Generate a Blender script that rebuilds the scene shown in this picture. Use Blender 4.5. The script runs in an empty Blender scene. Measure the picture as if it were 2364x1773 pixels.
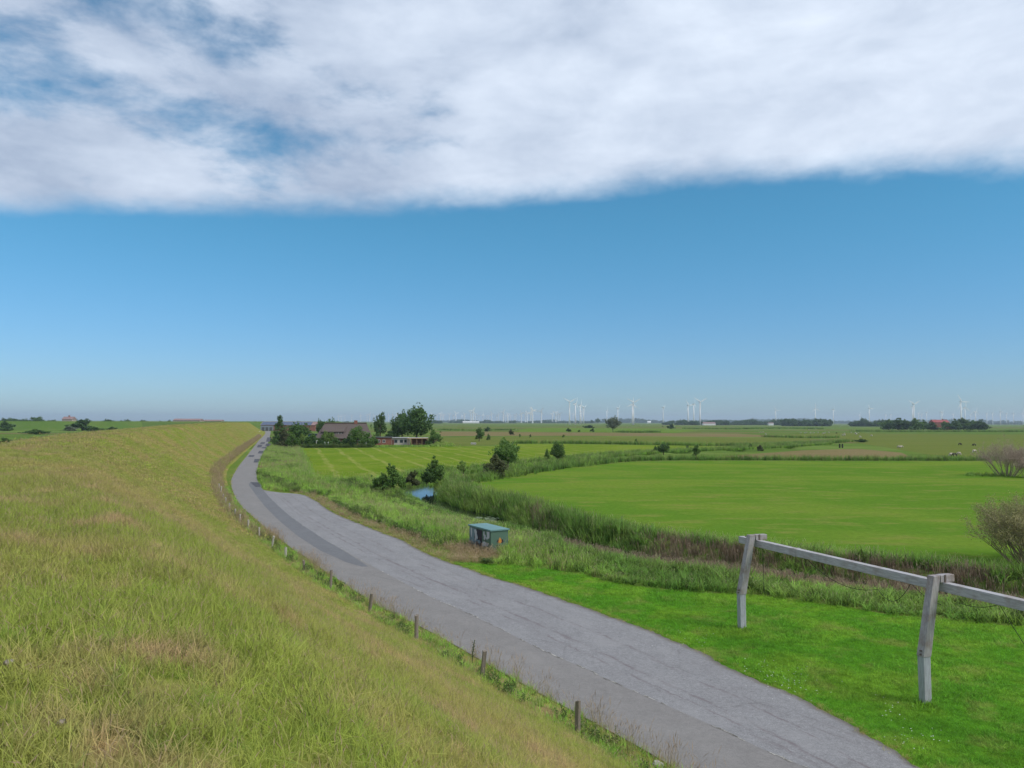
import bpy, bmesh, math, random
import numpy as np
from mathutils import Vector, Matrix
random.seed(7)
RNG = np.random.default_rng(7)
SC = bpy.context.scene
COL = SC.collection
R = math.radians

# ------------------------------------------------------------------ camera
F, CX, CY, HE = 1780.0, 1182.0, 886.5, 9.5
cam_d = bpy.data.cameras.new('camera')
cam = bpy.data.objects.new('camera', cam_d)
COL.objects.link(cam)
cam_d.sensor_width = 36.0
cam_d.lens = F / 2364.0 * 36.0
cam_d.clip_start = 0.1
cam_d.clip_end = 60000
PITCH = math.atan((973 - 886.5) / F)
MR = Matrix.Rotation(math.pi / 2 + PITCH, 4, 'X') @ Matrix.Rotation(R(0.195), 4, 'Z')
cam.matrix_world = Matrix.Translation((0, 0, HE)) @ MR
SC.camera = cam

# ------------------------------------------------------------------ light
SUN_AZ, SUN_EL = 116.0, 48.0          # degrees right of the view direction, above the horizon
sun_d = bpy.data.lights.new('sun', 'SUN')
sun = bpy.data.objects.new('sun', sun_d)
COL.objects.link(sun)
sun_d.energy = 1.5
sun_d.angle = R(20)
sun_d.color = (1.0, 0.95, 0.88)
sdir = Vector((math.sin(R(SUN_AZ)) * math.cos(R(SUN_EL)), math.cos(R(SUN_AZ)) * math.cos(R(SUN_EL)), math.sin(R(SUN_EL))))
sun.rotation_euler = sdir.to_track_quat('Z', 'Y').to_euler()

vs = SC.view_settings
vs.view_transform = 'Standard'
vs.look = 'None'
vs.gamma = 1.0
vs.use_curve_mapping = False
vs.exposure = 0.63
SC.cycles.max_bounces = 6
SC.cycles.diffuse_bounces = 3
SC.cycles.transmission_bounces = 4
SC.cycles.transparent_max_bounces = 6
SC.cycles.volume_bounces = 0
SC.cycles.use_denoising = True

# ------------------------------------------------------------------ node helper
class NT:
    def __init__(s, tree):
        s.t = tree; s.n = tree.nodes; s.l = tree.links
    def new(s, typ, **kw):
        nd = s.n.new(typ)
        for k, v in kw.items():
            setattr(nd, k, v)
        return nd
    def put(s, sock, v):
        if isinstance(v, bpy.types.NodeSocket):
            s.l.new(v, sock)
        elif v is not None:
            try:
                sock.default_value = v
            except Exception:
                sock.default_value = tuple(v) + (1.0,)
    def math(s, op, a, b=None, c=None, clamp=False):
        nd = s.new('ShaderNodeMath', operation=op, use_clamp=clamp)
        s.put(nd.inputs[0], a)
        if b is not None: s.put(nd.inputs[1], b)
        if c is not None: s.put(nd.inputs[2], c)
        return nd.outputs[0]
    def sstep(s, v, a, b, c=0.0, d=1.0):
        nd = s.new('ShaderNodeMapRange', interpolation_type='SMOOTHSTEP')
        s.put(nd.inputs[0], v); s.put(nd.inputs[1], a); s.put(nd.inputs[2], b); s.put(nd.inputs[3], c); s.put(nd.inputs[4], d)
        return nd.outputs[0]
    def mix(s, f, a, b, blend='MIX'):
        nd = s.new('ShaderNodeMix', data_type='RGBA', blend_type=blend)
        s.put(nd.inputs[0], f); s.put(nd.inputs[6], a); s.put(nd.inputs[7], b)
        return nd.outputs[2]
    def noise(s, vec, scale, detail=3.0, rough=0.5, dist=0.0):
        nd = s.new('ShaderNodeTexNoise')
        if vec is not None: s.put(nd.inputs['Vector'], vec)
        s.put(nd.inputs['Scale'], scale); s.put(nd.inputs['Detail'], detail); s.put(nd.inputs['Roughness'], rough)
        s.put(nd.inputs['Distortion'], dist)
        return nd.outputs[0]
    def pos(s):
        return s.new('ShaderNodeNewGeometry').outputs['Position']
    def mapping(s, vec, loc=(0, 0, 0), rot=(0, 0, 0), scale=(1, 1, 1)):
        nd = s.new('ShaderNodeMapping')
        s.put(nd.inputs[0], vec); nd.inputs[1].default_value = loc; nd.inputs[2].default_value = rot; nd.inputs[3].default_value = scale
        return nd.outputs[0]

# ------------------------------------------------------------------ world: daylight sky with a cloud deck
w = bpy.data.worlds.new('World')
SC.world = w
w.use_nodes = True
w.node_tree.nodes.clear()
T = NT(w.node_tree)
sky = T.new('ShaderNodeTexSky', sky_type='NISHITA')
sky.sun_disc = False
sky.sun_elevation = R(SUN_EL)
sky.sun_rotation = R(SUN_AZ)
sky.altitude = 0
sky.air_density = 1.0
sky.dust_density = 0.3
sky.ozone_density = 1.6
dirv = T.new('ShaderNodeTexCoord').outputs['Generated']
sep = T.new('ShaderNodeSeparateXYZ'); T.put(sep.inputs[0], dirv)
zc = T.math('MAXIMUM', sep.outputs[2], 0.03)
px_ = T.math('DIVIDE', sep.outputs[0], zc)
py_ = T.math('DIVIDE', sep.outputs[1], zc)
comb = T.new('ShaderNodeCombineXYZ'); T.put(comb.inputs[0], px_); T.put(comb.inputs[1], py_); comb.inputs[2].default_value = 0.0
P = comb.outputs[0]
# far edge of the deck, in units of the cloud height
n_edge = T.noise(T.mapping(P, (3.1, 0.4, 0)), 1.1, 5.0, 0.6, 0.3)
n_mid2 = T.noise(T.mapping(dirv, scale=(1, 1, 1.6)), 16.0, 6.0, 0.62, 0.2)
edge = T.math('ADD', T.sstep(px_, -0.9, 1.5, 3.68, 3.10), T.math('ADD', T.math('MULTIPLY', T.math('SUBTRACT', n_edge, 0.5), 0.36), T.math('MULTIPLY', T.math('SUBTRACT', n_mid2, 0.5), 0.35)))
d_in = T.math('SUBTRACT', edge, py_)
deck = T.sstep(d_in, -0.10, 0.42)
DV = T.mapping(dirv, (0.31, 0.12, 0.33), scale=(1.0, 1.0, 2.3))
n_big = T.noise(DV, 2.6, 2.0, 0.5, 0.3)
n_mid = T.noise(DV, 7.5, 7.0, 0.60, 0.15)
cov = T.math('ADD', T.math('MULTIPLY', n_big, 0.55), T.math('MULTIPLY', n_mid, 0.65))
cov = T.math('ADD', cov, T.sstep(px_, -1.2, 0.5, 0.045, 0.18))
cov = T.math('ADD', cov, T.sstep(d_in, 1.0, 0.2, 0.0, 0.10))
holes = T.sstep(cov, 0.43, 0.66)
wisp = T.math('MULTIPLY', holes, 0.93)
mask = T.math('MULTIPLY', deck, T.math('ADD', 0.07, wisp))
n_sh = T.noise(T.mapping(dirv, (2.0, 1.0, 0.4), scale=(1.0, 1.0, 2.4)), 6.5, 7.0, 0.58, 0.2)
br = T.math('ADD', T.math('MULTIPLY', T.math('SUBTRACT', n_sh, 0.5), 1.5), T.sstep(px_, -0.9, 1.3, 0.24, 0.62))
br = T.math('ADD', br, T.sstep(cov, 0.5, 0.75, -0.05, 0.1))
br = T.math('MAXIMUM', T.math('MINIMUM', br, 1.0), 0.0)
ccol = T.mix(br, (2.55, 3.15, 4.2), (5.6, 6.2, 7.1))
# the photograph's white balance: cooler and deeper than the model's sky
wb = T.mix(T.sstep(sep.outputs[2], 0.0, 0.30), (0.345, 0.51, 0.76, 1), (0.275, 0.675, 0.77, 1))
sk = T.mix(1.0, sky.outputs[0], wb, 'MULTIPLY')
skyc = T.mix(mask, sk, ccol)
bg = T.new('ShaderNodeBackground')
T.put(bg.inputs[0], skyc)
bg.inputs[1].default_value = 0.10
wo = T.new('ShaderNodeOutputWorld')
T.l.new(bg.outputs[0], wo.inputs[0])

# ------------------------------------------------------------------ geometry helpers
MRn = np.array(MR.to_3x3())
def ray(x, y):
    v = MRn @ np.array([(x - CX) / F, -(y - CY) / F, -1.0])
    return v
def G(x, y, z=0.0):
    """The point of the plane at height z that the pixel of the photograph shows."""
    v = ray(x, y); t = (z - HE) / v[2]
    return np.array([v[0] * t, v[1] * t, z])
def PD(x, y, D):
    v = ray(x, y); t = D / v[1]
    return np.array([v[0] * t, D, HE + v[2] * t])
def HY(x):
    return 973 + (x - CX) * 0.0034
def crom(pts, n=8):
    pts = [np.array(p, float) for p in pts]
    P_ = [2 * pts[0] - pts[1]] + pts + [2 * pts[-1] - pts[-2]]
    out = []
    for i in range(1, len(P_) - 2):
        a, b, c, d = P_[i - 1:i + 3]
        for k in range(n):
            t = k / n
            out.append(0.5 * (2 * b + (c - a) * t + (2 * a - 5 * b + 4 * c - d) * t * t + (3 * b - a - 3 * c + d) * t ** 3))
    out.append(pts[-1])
    return np.array(out)
def resample(poly, steps):
    d = np.r_[0, np.cumsum(np.linalg.norm(np.diff(poly[:, :2], axis=0), axis=1))]
    s = np.clip(steps, 0, d[-1])
    return np.stack([np.interp(s, d, poly[:, k]) for k in range(poly.shape[1])], 1), d[-1]
def length(poly):
    return float(np.sum(np.linalg.norm(np.diff(poly[:, :2], axis=0), axis=1)))
def dist_poly(pts, poly, chunk=20000):
    """distance of 2-D points to a polyline, with the arc position of the foot and the side"""
    a = poly[:-1, :2]; b = poly[1:, :2]; ab = b - a; L2 = (ab ** 2).sum(1) + 1e-9
    cum = np.r_[0, np.cumsum(np.sqrt(L2))]
    D = np.empty(len(pts)); S = np.empty(len(pts)); side = np.empty(len(pts))
    for i in range(0, len(pts), chunk):
        p = pts[i:i + chunk, :2]
        ap = p[:, None, :] - a[None]
        t = np.clip((ap * ab[None]).sum(2) / L2, 0, 1)
        dd = ap - t[..., None] * ab[None]
        q = (dd ** 2).sum(2)
        j = q.argmin(1); r = np.arange(len(p))
        D[i:i + chunk] = np.sqrt(q[r, j]); S[i:i + chunk] = cum[j] + t[r, j] * np.sqrt(L2[j])
        side[i:i + chunk] = np.sign(ab[j, 0] * ap[r, j, 1] - ab[j, 1] * ap[r, j, 0])
    return D, S, side
def inside(pts, poly):
    x, y = pts[:, 0], pts[:, 1]; c = np.zeros(len(pts), bool)
    n = len(poly)
    for i in range(n):
        x1, y1 = poly[i][:2]; x2, y2 = poly[(i + 1) % n][:2]
        m = ((y1 > y) != (y2 > y))
        with np.errstate(divide='ignore', invalid='ignore'):
            xi = (x2 - x1) * (y - y1) / (y2 - y1 + 1e-12) + x1
        c ^= m & (x < xi)
    return c

def mesh(name, verts, faces, mats=None, smooth=False, mi=None):
    me = bpy.data.meshes.new(name)
    verts = np.asarray(verts, float)
    me.from_pydata([tuple(v) for v in verts], [], [tuple(int(i) for i in f) for f in faces])
    if mats:
        for m in (mats if isinstance(mats, (list, tuple)) else [mats]): me.materials.append(m)
    if smooth: me.polygons.foreach_set('use_smooth', [True] * len(me.polygons))
    if mi is not None: me.polygons.foreach_set('material_index', list(mi))
    me.update()
    return me
def tag(o, label=None, cat=None, group=None, kind=None):
    if label: o['label'] = label
    if cat: o['category'] = cat
    if group: o['group'] = group
    if kind: o['kind'] = kind
    return o
def ob(name, me, parent=None, loc=None, rot=None, scale=None):
    o = bpy.data.objects.new(name, me)
    COL.objects.link(o)
    if parent is not None: o.parent = parent
    if loc is not None: o.location = tuple(loc)
    if rot is not None: o.rotation_euler = rot
    if scale is not None: o.scale = scale if hasattr(scale, '__len__') else (scale,) * 3
    return o
def empty(name, loc, rz=0.0, scale=1.0):
    o = bpy.data.objects.new(name, None)
    COL.objects.link(o)
    o.location = tuple(loc); o.rotation_euler = (0, 0, rz); o.scale = scale if hasattr(scale, '__len__') else (scale,) * 3
    o.empty_display_size = 0.3
    return o
def copy_tree(o, parent=None):
    c = o.copy(); COL.objects.link(c)
    if parent is not None:
        c.parent = parent
    for ch in [k for k in bpy.data.objects if k.parent == o]:
        copy_tree(ch, c)
    return c

class MB:
    """collects shapes into one mesh"""
    def __init__(s): s.v = []; s.f = []; s.m = []
    def add(s, v, f, m=0):
        o = len(s.v); s.v += [tuple(map(float, p)) for p in v]; s.f += [tuple(int(i) + o for i in q) for q in f]; s.m += [m] * len(f)
        return s
    def box(s, a, b, m=0, rz=0.0, piv=None):
        x0, y0, z0 = a; x1, y1, z1 = b
        v = [(x0, y0, z0), (x1, y0, z0), (x1, y1, z0), (x0, y1, z0), (x0, y0, z1), (x1, y0, z1), (x1, y1, z1), (x0, y1, z1)]
        return s.add(v, [(0, 3, 2, 1), (4, 5, 6, 7), (0, 1, 5, 4), (1, 2, 6, 5), (2, 3, 7, 6), (3, 0, 4, 7)], m)
    def tube(s, pts, rad, n=6, m=0, cap=True):
        pts = [Vector(p) for p in pts]
        rad = rad if hasattr(rad, '__len__') else [rad] * len(pts)
        base = len(s.v); up = None
        for i, p in enumerate(pts):
            d = (pts[min(i + 1, len(pts) - 1)] - pts[max(i - 1, 0)]).normalized()
            if up is None:
                up = Vector((1, 0, 0)) if abs(d.x) < 0.8 else Vector((0, 1, 0))
            a = (up - d * up.dot(d)).normalized(); b = d.cross(a); up = a
            for k in range(n):
                t = 2 * math.pi * k / n
                s.v.append(tuple(p + (a * math.cos(t) + b * math.sin(t)) * rad[i]))
        for i in range(len(pts) - 1):
            for k in range(n):
                k2 = (k + 1) % n
                s.f.append((base + i * n + k, base + i * n + k2, base + (i + 1) * n + k2, base + (i + 1) * n + k)); s.m.append(m)
        if cap:
            s.f.append(tuple(base + k for k in reversed(range(n)))); s.m.append(m)
            s.f.append(tuple(base + (len(pts) - 1) * n + k for k in range(n))); s.m.append(m)
        return s
    def mesh(s, name, mats, smooth=False): return mesh(name, s.v, s.f, mats, smooth, s.m)
    def build(s, name, mats, parent=None, smooth=False, bevel=0.0, **kw):
        o = ob(name, s.mesh(name, mats, smooth), parent, **kw)
        if bevel:
            b = o.modifiers.new('bevel', 'BEVEL'); b.width = bevel; b.segments = 2; b.limit_method = 'ANGLE'
        return o

# ------------------------------------------------------------------ materials
def new_mat(name):
    m = bpy.data.materials.new(name); m.use_nodes = True
    m.node_tree.nodes.clear()
    t = NT(m.node_tree)
    out = t.new('ShaderNodeOutputMaterial')
    return m, t, out
def principled(t, out, col, rough=0.8, spec=0.3, metal=0.0, bump=None, bstr=0.3, bdist=0.02):
    b = t.new('ShaderNodeBsdfPrincipled')
    t.put(b.inputs['Base Color'], col if isinstance(col, bpy.types.NodeSocket) else tuple(col) + (1.0,))
    t.put(b.inputs['Roughness'], rough); b.inputs['Specular IOR Level'].default_value = spec
    b.inputs['Metallic'].default_value = metal
    if bump is not None:
        bp = t.new('ShaderNodeBump'); bp.inputs['Strength'].default_value = bstr; bp.inputs['Distance'].default_value = bdist
        t.put(bp.inputs['Height'], bump); t.l.new(bp.outputs[0], b.inputs['Normal'])
    t.l.new(b.outputs[0], out.inputs[0])
    return b
def c4(c): return tuple(c) + (1.0,)
def plain(name, col, rough=0.7, var=0.15, scale=3.0, spec=0.3, metal=0.0):
    m, t, out = new_mat(name)
    tc = t.new('ShaderNodeTexCoord').outputs['Object']
    n = t.noise(tc, scale, 4.0, 0.6)
    f = t.math('ADD', 1.0 - var, t.math('MULTIPLY', n, 2 * var))
    cc = t.mix(1.0, c4(col), f, 'MULTIPLY')
    principled(t, out, cc, rough, spec, metal, n, 0.15, 0.01)
    return m
def patch_color(t, cols, s1=0.12, s2=0.9, seed=0.0, streak=None):
    """patchy colour in world space shared by the soil sheet and the plants that stand on it.
    cols: green, light green, straw/brown, deep green"""
    p = t.mapping(t.pos(), (seed, seed * 0.7, 0))
    if streak:
        p = t.mapping(t.mapping(p, rot=(0, 0, streak[0])), scale=(1.0, streak[1], 1.0))
    flat = t.mapping(p, scale=(1, 1, 0.0))
    a = t.noise(flat, s1, 3.0, 0.55, 0.3)
    b = t.noise(flat, s2, 4.0, 0.6)
    c = t.noise(flat, s2 * 5.5, 3.0, 0.6)
    col = t.mix(t.sstep(a, 0.42, 0.62), c4(cols[0]), c4(cols[1]))
    col = t.mix(t.sstep(b, 0.50, 0.68, 0.0, cols[4] if len(cols) > 4 else 0.8), col, c4(cols[2]))
    col = t.mix(t.sstep(c, 0.52, 0.75, 0.0, 0.6), col, c4(cols[3]))
    return col, a, b, c
def soil_mat(name, cols, s1=0.12, s2=0.9, seed=0.0, streak=None, bstr=0.6, bdist=0.08, fine=6.0, dark=0.75, extra=None):
    m, t, out = new_mat(name)
    col, a, b, c = patch_color(t, cols, s1, s2, seed, streak)
    f = t.noise(t.pos(), fine, 4.0, 0.7)
    col = t.mix(1.0, col, t.sstep(f, 0.25, 0.75, dark, 1.15), 'MULTIPLY')
    if extra: col = extra(t, col)
    principled(t, out, col, 0.95, 0.0, 0.0, f, bstr, bdist)
    return m
def up_normal(t, node, k):
    """foliage shades with the sky it stands under: the blade normals are softened towards the vertical"""
    g = t.new('ShaderNodeNewGeometry').outputs['Normal']
    va = t.new('ShaderNodeVectorMath', operation='SCALE'); t.put(va.inputs[0], g); va.inputs['Scale'].default_value = 1 - k
    vb = t.new('ShaderNodeVectorMath', operation='ADD'); t.l.new(va.outputs[0], vb.inputs[0]); vb.inputs[1].default_value = (0, 0, k)
    vc = t.new('ShaderNodeVectorMath', operation='NORMALIZE'); t.l.new(vb.outputs[0], vc.inputs[0])
    t.l.new(vc.outputs[0], node.inputs['Normal'])
def plant_mat(name, cols, head=(0.25, 0.17, 0.09), s1=0.12, s2=0.9, seed=0.0, streak=None, rnd=0.25, trans=0.35, headamt=1.0, gain=1.75):
    """blades and leaves; the vertex attribute 'head' (0..1) marks seed heads and dry tips"""
    m, t, out = new_mat(name)
    col, a, b, c = patch_color(t, cols, s1, s2, seed, streak)
    rn = t.new('ShaderNodeObjectInfo').outputs['Random']
    col = t.mix(1.0, col, t.math('MULTIPLY', gain, t.math('ADD', 1.0 - rnd, t.math('MULTIPLY', rn, 2 * rnd))), 'MULTIPLY')
    at = t.new('ShaderNodeAttribute', attribute_name='head')
    col = t.mix(t.math('MULTIPLY', at.outputs['Fac'], headamt), col, c4(head))
    d = t.new('ShaderNodeBsdfPrincipled')
    t.put(d.inputs['Base Color'], col); d.inputs['Roughness'].default_value = 0.65; d.inputs['Specular IOR Level'].default_value = 0.12; up_normal(t, d, 0.72)
    tr = t.new('ShaderNodeBsdfTranslucent'); t.put(tr.inputs[0], col)
    mx = t.new('ShaderNodeMixShader'); mx.inputs[0].default_value = trans
    t.l.new(d.outputs[0], mx.inputs[1]); t.l.new(tr.outputs[0], mx.inputs[2]); t.l.new(mx.outputs[0], out.inputs[0])
    return m
def leaf_mat(name, c1, c2, trans=0.3, scale=0.5):
    m, t, out = new_mat(name)
    n = t.noise(t.pos(), scale, 3.0, 0.6)
    n2 = t.noise(t.pos(), scale * 7, 2.0, 0.6)
    rn = t.new('ShaderNodeObjectInfo').outputs['Random']
    col = t.mix(t.sstep(n, 0.35, 0.65), c4(c1), c4(c2))
    col = t.mix(1.0, col, t.math('ADD', 0.48, t.math('ADD', t.math('MULTIPLY', n2, 1.1), t.math('MULTIPLY', rn, 0.4))), 'MULTIPLY')
    d = t.new('ShaderNodeBsdfPrincipled')
    t.put(d.inputs['Base Color'], col); d.inputs['Roughness'].default_value = 0.6; d.inputs['Specular IOR Level'].default_value = 0.2; up_normal(t, d, 0.40)
    tr = t.new('ShaderNodeBsdfTranslucent'); t.put(tr.inputs[0], col)
    mx = t.new('ShaderNodeMixShader'); mx.inputs[0].default_value = trans
    t.l.new(d.outputs[0], mx.inputs[1]); t.l.new(tr.outputs[0], mx.inputs[2]); t.l.new(mx.outputs[0], out.inputs[0])
    return m

# colours: green, light green, straw, deep green, amount of straw
DIKE = [(0.172, 0.210, 0.034), (0.235, 0.205, 0.062), (0.305, 0.208, 0.114), (0.080, 0.180, 0.022), 0.85]
LAWN = [(0.075, 0.205, 0.014), (0.125, 0.245, 0.020), (0.200, 0.215, 0.055), (0.042, 0.135, 0.013), 0.50]
PAST = [(0.098, 0.190, 0.021), (0.138, 0.212, 0.028), (0.180, 0.205, 0.045), (0.078, 0.162, 0.018), 0.8]
MOWN = [(0.125, 0.200, 0.018), (0.160, 0.225, 0.025), (0.215, 0.225, 0.055), (0.100, 0.175, 0.016), 0.6]
ROUGH = [(0.120, 0.185, 0.034), (0.155, 0.200, 0.045), (0.200, 0.170, 0.075), (0.080, 0.155, 0.026), 0.5]
BANK = [(0.125, 0.245, 0.028), (0.175, 0.290, 0.042), (0.245, 0.230, 0.080), (0.068, 0.160, 0.020), 0.35]
REED = [(0.080, 0.170, 0.024), (0.130, 0.220, 0.036), (0.170, 0.195, 0.055), (0.040, 0.105, 0.016), 0.35]
FAR = [(0.110, 0.150, 0.035), (0.130, 0.175, 0.040), (0.165, 0.145, 0.065), (0.080, 0.125, 0.030), 0.7]

# ------------------------------------------------------------------ main lines of the place (traced on the photograph, laid on the ground)
near_dir = np.array([0.5, -0.866])
toe_px = [(1333, 1696), (1113, 1565), (961, 1482), (853, 1414), (763, 1363), (702, 1320), (659, 1288), (627, 1264), (598, 1241), (573, 1223), (554, 1207), (530, 1178), (515, 1153), (506, 1132), (501, 1110), (501, 1094), (511, 1075), (530, 1060), (558, 1038), (589, 1016), (606, 1002)]
toe = [G(x, y, 0.4)[:2] for x, y in toe_px]
first = toe[0].copy()
toe = [first + near_dir * d for d in (75, 45, 20)] + toe + [np.array(p, float) for p in [(-190, 590), (-222, 680), (-290, 775), (-420, 850), (-620, 890), (-900, 905)]]
TOE = crom(toe, 8)
TOE, TL = resample(TOE, np.linspace(0, length(TOE), 900))
# smooth it
for _ in range(12):
    TOE[1:-1] = 0.25 * TOE[:-2] + 0.5 * TOE[1:-1] + 0.25 * TOE[2:]
tan = np.gradient(TOE, axis=0); tan /= np.linalg.norm(tan, axis=1)[:, None]
NRM = np.stack([-tan[:, 1], tan[:, 0]], 1)      # to the left when walking away: up the dike
TS = np.r_[0, np.cumsum(np.linalg.norm(np.diff(TOE, axis=0), axis=1))]
PW = np.array([-3.2, -2.2, -1.3, -0.5, 0.0, 0.8, 2.0, 4.0, 6.0, 8.0, 10.0, 11.3, 12.3, 13.6, 15.5, 17.0, 18.6, 21.0, 28.0, 36.0, 46.0])
PZ = np.array([-0.50, -0.22, 0.06, 0.26, 0.42, 0.75, 1.30, 2.45, 3.70, 5.00, 6.30, 7.10, 7.50, 7.65, 7.72, 7.70, 7.35, 6.30, 3.60, 1.20, -0.10])
def crest_gain(yy):
    return np.interp(yy, [0, 150, 220, 333, 520, 700], [1.0, 1.0, 1.06, 1.085, 1.04, 1.04])
def bumpz(x, y):
    return 0.06 * np.sin(x * 0.9 + 1.3 * np.sin(y * 0.33)) * np.sin(y * 0.7 + x * 0.21) + 0.035 * np.sin(x * 2.3 + y * 1.7)
def dike_pt(s, wd):
    x = np.interp(s, TS, TOE[:, 0]) + np.interp(s, TS, NRM[:, 0]) * wd
    y = np.interp(s, TS, TOE[:, 1]) + np.interp(s, TS, NRM[:, 1]) * wd
    z = np.interp(wd, PW, PZ)
    z = np.where(wd > 0, z * crest_gain(np.interp(s, TS, TOE[:, 1])), z)
    amp = np.clip((wd + 1.0) / 3.0, 0, 1) * np.clip((46 - wd) / 6, 0, 1)
    return np.stack([x, y, z + bumpz(x, y) * amp], -1)

# road edges
road_l = [(541 + 4, 1121), (536, 1102)]
RL = [(2100, 2200), (1800, 1930), (1590, 1795), (1487, 1733), (1400, 1685), (1264, 1612), (1207, 1580), (1150, 1549), (1093, 1515), (1017, 1472), (940, 1432), (865, 1395), (780, 1338), (739, 1312), (705, 1286), (673, 1266), (641, 1240), (613, 1219), (584, 1193), (558, 1170), (543, 1147), (534, 1121), (536, 1102), (552, 1075), (571, 1051), (591, 1025), (608, 1002), (612, 995)]
RJ = [(2700, 2200), (2150, 1905), (1858, 1773), (1779, 1740), (1661, 1684), (1552, 1636), (1400, 1569), (1364, 1551), (1259, 1505), (1202, 1477), (1122, 1437), (1053, 1404), (1002, 1383), (942, 1351), (871, 1314), (810, 1280), (747, 1245), (700, 1214), (667, 1190), (640, 1166), (620, 1146), (606, 1131)]
RR_far = [(600, 1122), (596, 1113), (593, 1101), (594, 1081), (602, 1058), (611, 1040), (619, 1022), (624, 1003), (625, 995)]
PR = [(3200, 2400), (2400, 1930), (2140, 1790), (2097, 1762), (2045, 1723), (2010, 1701), (1923, 1649), (1858, 1618), (1792, 1586), (1683, 1544), (1609, 1501), (1509, 1461), (1400, 1420), (1310, 1388), (1226, 1359), (1181, 1346), (1137, 1334), (1108, 1324), (1054, 1303), (1038, 1299), (1003, 1286), (962, 1267), (921, 1243), (881, 1231), (840, 1213), (800, 1198), (764, 1181), (728, 1155), (695, 1141), (639, 1137), (612, 1132)]
def gl(lst, z=0.0, n=4): return crom([G(x, y, z)[:2] for x, y in lst], n)
RLg, RJg, RRg, PRg = gl(RL), gl(RJ), gl(RR_far), gl(PR)
RLg = RLg - 0.0

# ditch centre line on the water level
WZ = -0.9
DT = [(2900, 1470), (2364, 1402), (2100, 1370), (1850, 1340), (1650, 1314), (1500, 1292), (1350, 1264), (1230, 1236), (1140, 1209), (1085, 1193), (1040, 1177), (1000, 1160), (966, 1146), (950, 1134), (962, 1122), (1000, 1110), (1050, 1102), (1120, 1094), (1200, 1085), (1300, 1072), (1450, 1056), (1600, 1047), (1760, 1040), (1900, 1030)]
DTg = crom([G(x, y, WZ)[:2] for x, y in DT], 8)
def ditch_half(pts):
    hw = np.full(len(pts), 1.3)
    c1 = G(952, 1136, WZ)[:2]
    hw += 3.4 * np.exp(-((pts[:, :2] - c1) ** 2).sum(1) / 55.0)
    c2 = G(1090, 1195, WZ)[:2]
    hw += 1.0 * np.exp(-((pts[:, :2] - c2) ** 2).sum(1) / 60.0)
    return hw
def ground_z(pts):
    z = np.zeros(len(pts))
    m = (pts[:, 1] > 20) & (pts[:, 1] < 330) & (pts[:, 0] > -60) & (pts[:, 0] < 160)
    if m.any():
        q = pts[m]
        d, s, sd = dist_poly(q, DTg)
        hw = ditch_half(q)
        t = np.clip((d - hw) / 2.2, 0, 1)
        t = t * t * (3 - 2 * t)
        z[m] = -1.45 * (1 - t)
    return z

# ------------------------------------------------------------------ ground
def far_extra(t, col):
    p = t.pos()
    sx = t.new('ShaderNodeSeparateXYZ'); t.put(sx.inputs[0], p)
    st = t.mapping(p, (13, 5, 0), (0, 0, R(4)), (0.0016, 0.009, 0.0))
    n = t.noise(st, 1.0, 3.0, 0.65, 0.2)
    c = t.mix(t.sstep(n, 0.40, 0.48), (0.165, 0.150, 0.062, 1), (0.105, 0.170, 0.034, 1))
    c = t.mix(t.sstep(n, 0.52, 0.60), c, (0.150, 0.215, 0.052, 1))
    f = t.noise(p, 0.05, 5.0, 0.7)
    c = t.mix(1.0, c, t.sstep(f, 0.3, 0.7, 0.8, 1.12), 'MULTIPLY')
    return t.mix(t.sstep(sx.outputs[1], 170, 260), col, c)
M_ground = soil_mat('ground_soil', ROUGH, 0.08, 0.5, 3.0, extra=far_extra)
def axis(fine0, fine1, step, far0, far1):
    a = list(np.arange(fine0, fine1 + 1e-6, step))
    x = fine1; st = step
    while x < far1:
        st *= 1.35; x += st; a.append(min(x, far1))
    x = fine0; st = step; b = []
    while x > far0:
        st *= 1.35; x -= st; b.append(max(x, far0))
    return np.array(sorted(set(b)) + a)
xs = axis(-36, 100, 0.8, -16000, 16000); ys = axis(26, 190, 0.8, -3000, 22000)
X, Y = np.meshgrid(xs, ys)
gp = np.stack([X.ravel(), Y.ravel()], 1)
gz = ground_z(gp)
nx, ny = len(xs), len(ys)
idx = np.arange(nx * ny).reshape(ny, nx)
gf = np.stack([idx[:-1, :-1].ravel(), idx[:-1, 1:].ravel(), idx[1:, 1:].ravel(), idx[1:, :-1].ravel()], 1)
tag(ob('ground', mesh('ground', np.c_[gp, gz], gf, M_ground, True)), 'flat green marsh ground reaching to the horizon', 'ground', kind='structure')

# water in the ditch
m_w, t, out = new_mat('ditch_water')
nz = t.noise(t.pos(), 1.2, 3.0, 0.6)
b = principled(t, out, (0.012, 0.016, 0.012), 0.05, 0.5, 0.0, nz, 0.02, 0.01)
b.inputs['IOR'].default_value = 1.33
wl, wr = [], []
dc = DTg
dtn = np.gradient(dc, axis=0); dtn /= np.linalg.norm(dtn, axis=1)[:, None]
dn = np.stack([-dtn[:, 1], dtn[:, 0]], 1)
hw = ditch_half(dc) + 1.1
V = np.r_[np.c_[dc + dn * hw[:, None], np.full(len(dc), WZ)], np.c_[dc - dn * hw[:, None], np.full(len(dc), WZ)]]
n_ = len(dc)
tag(ob('ditch_water', mesh('ditch_water', V, [(i, i + n_, i + n_ + 1, i + 1) for i in range(n_ - 1)], m_w)), 'still dark ditch water mirroring the sky', 'water', kind='structure')

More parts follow.
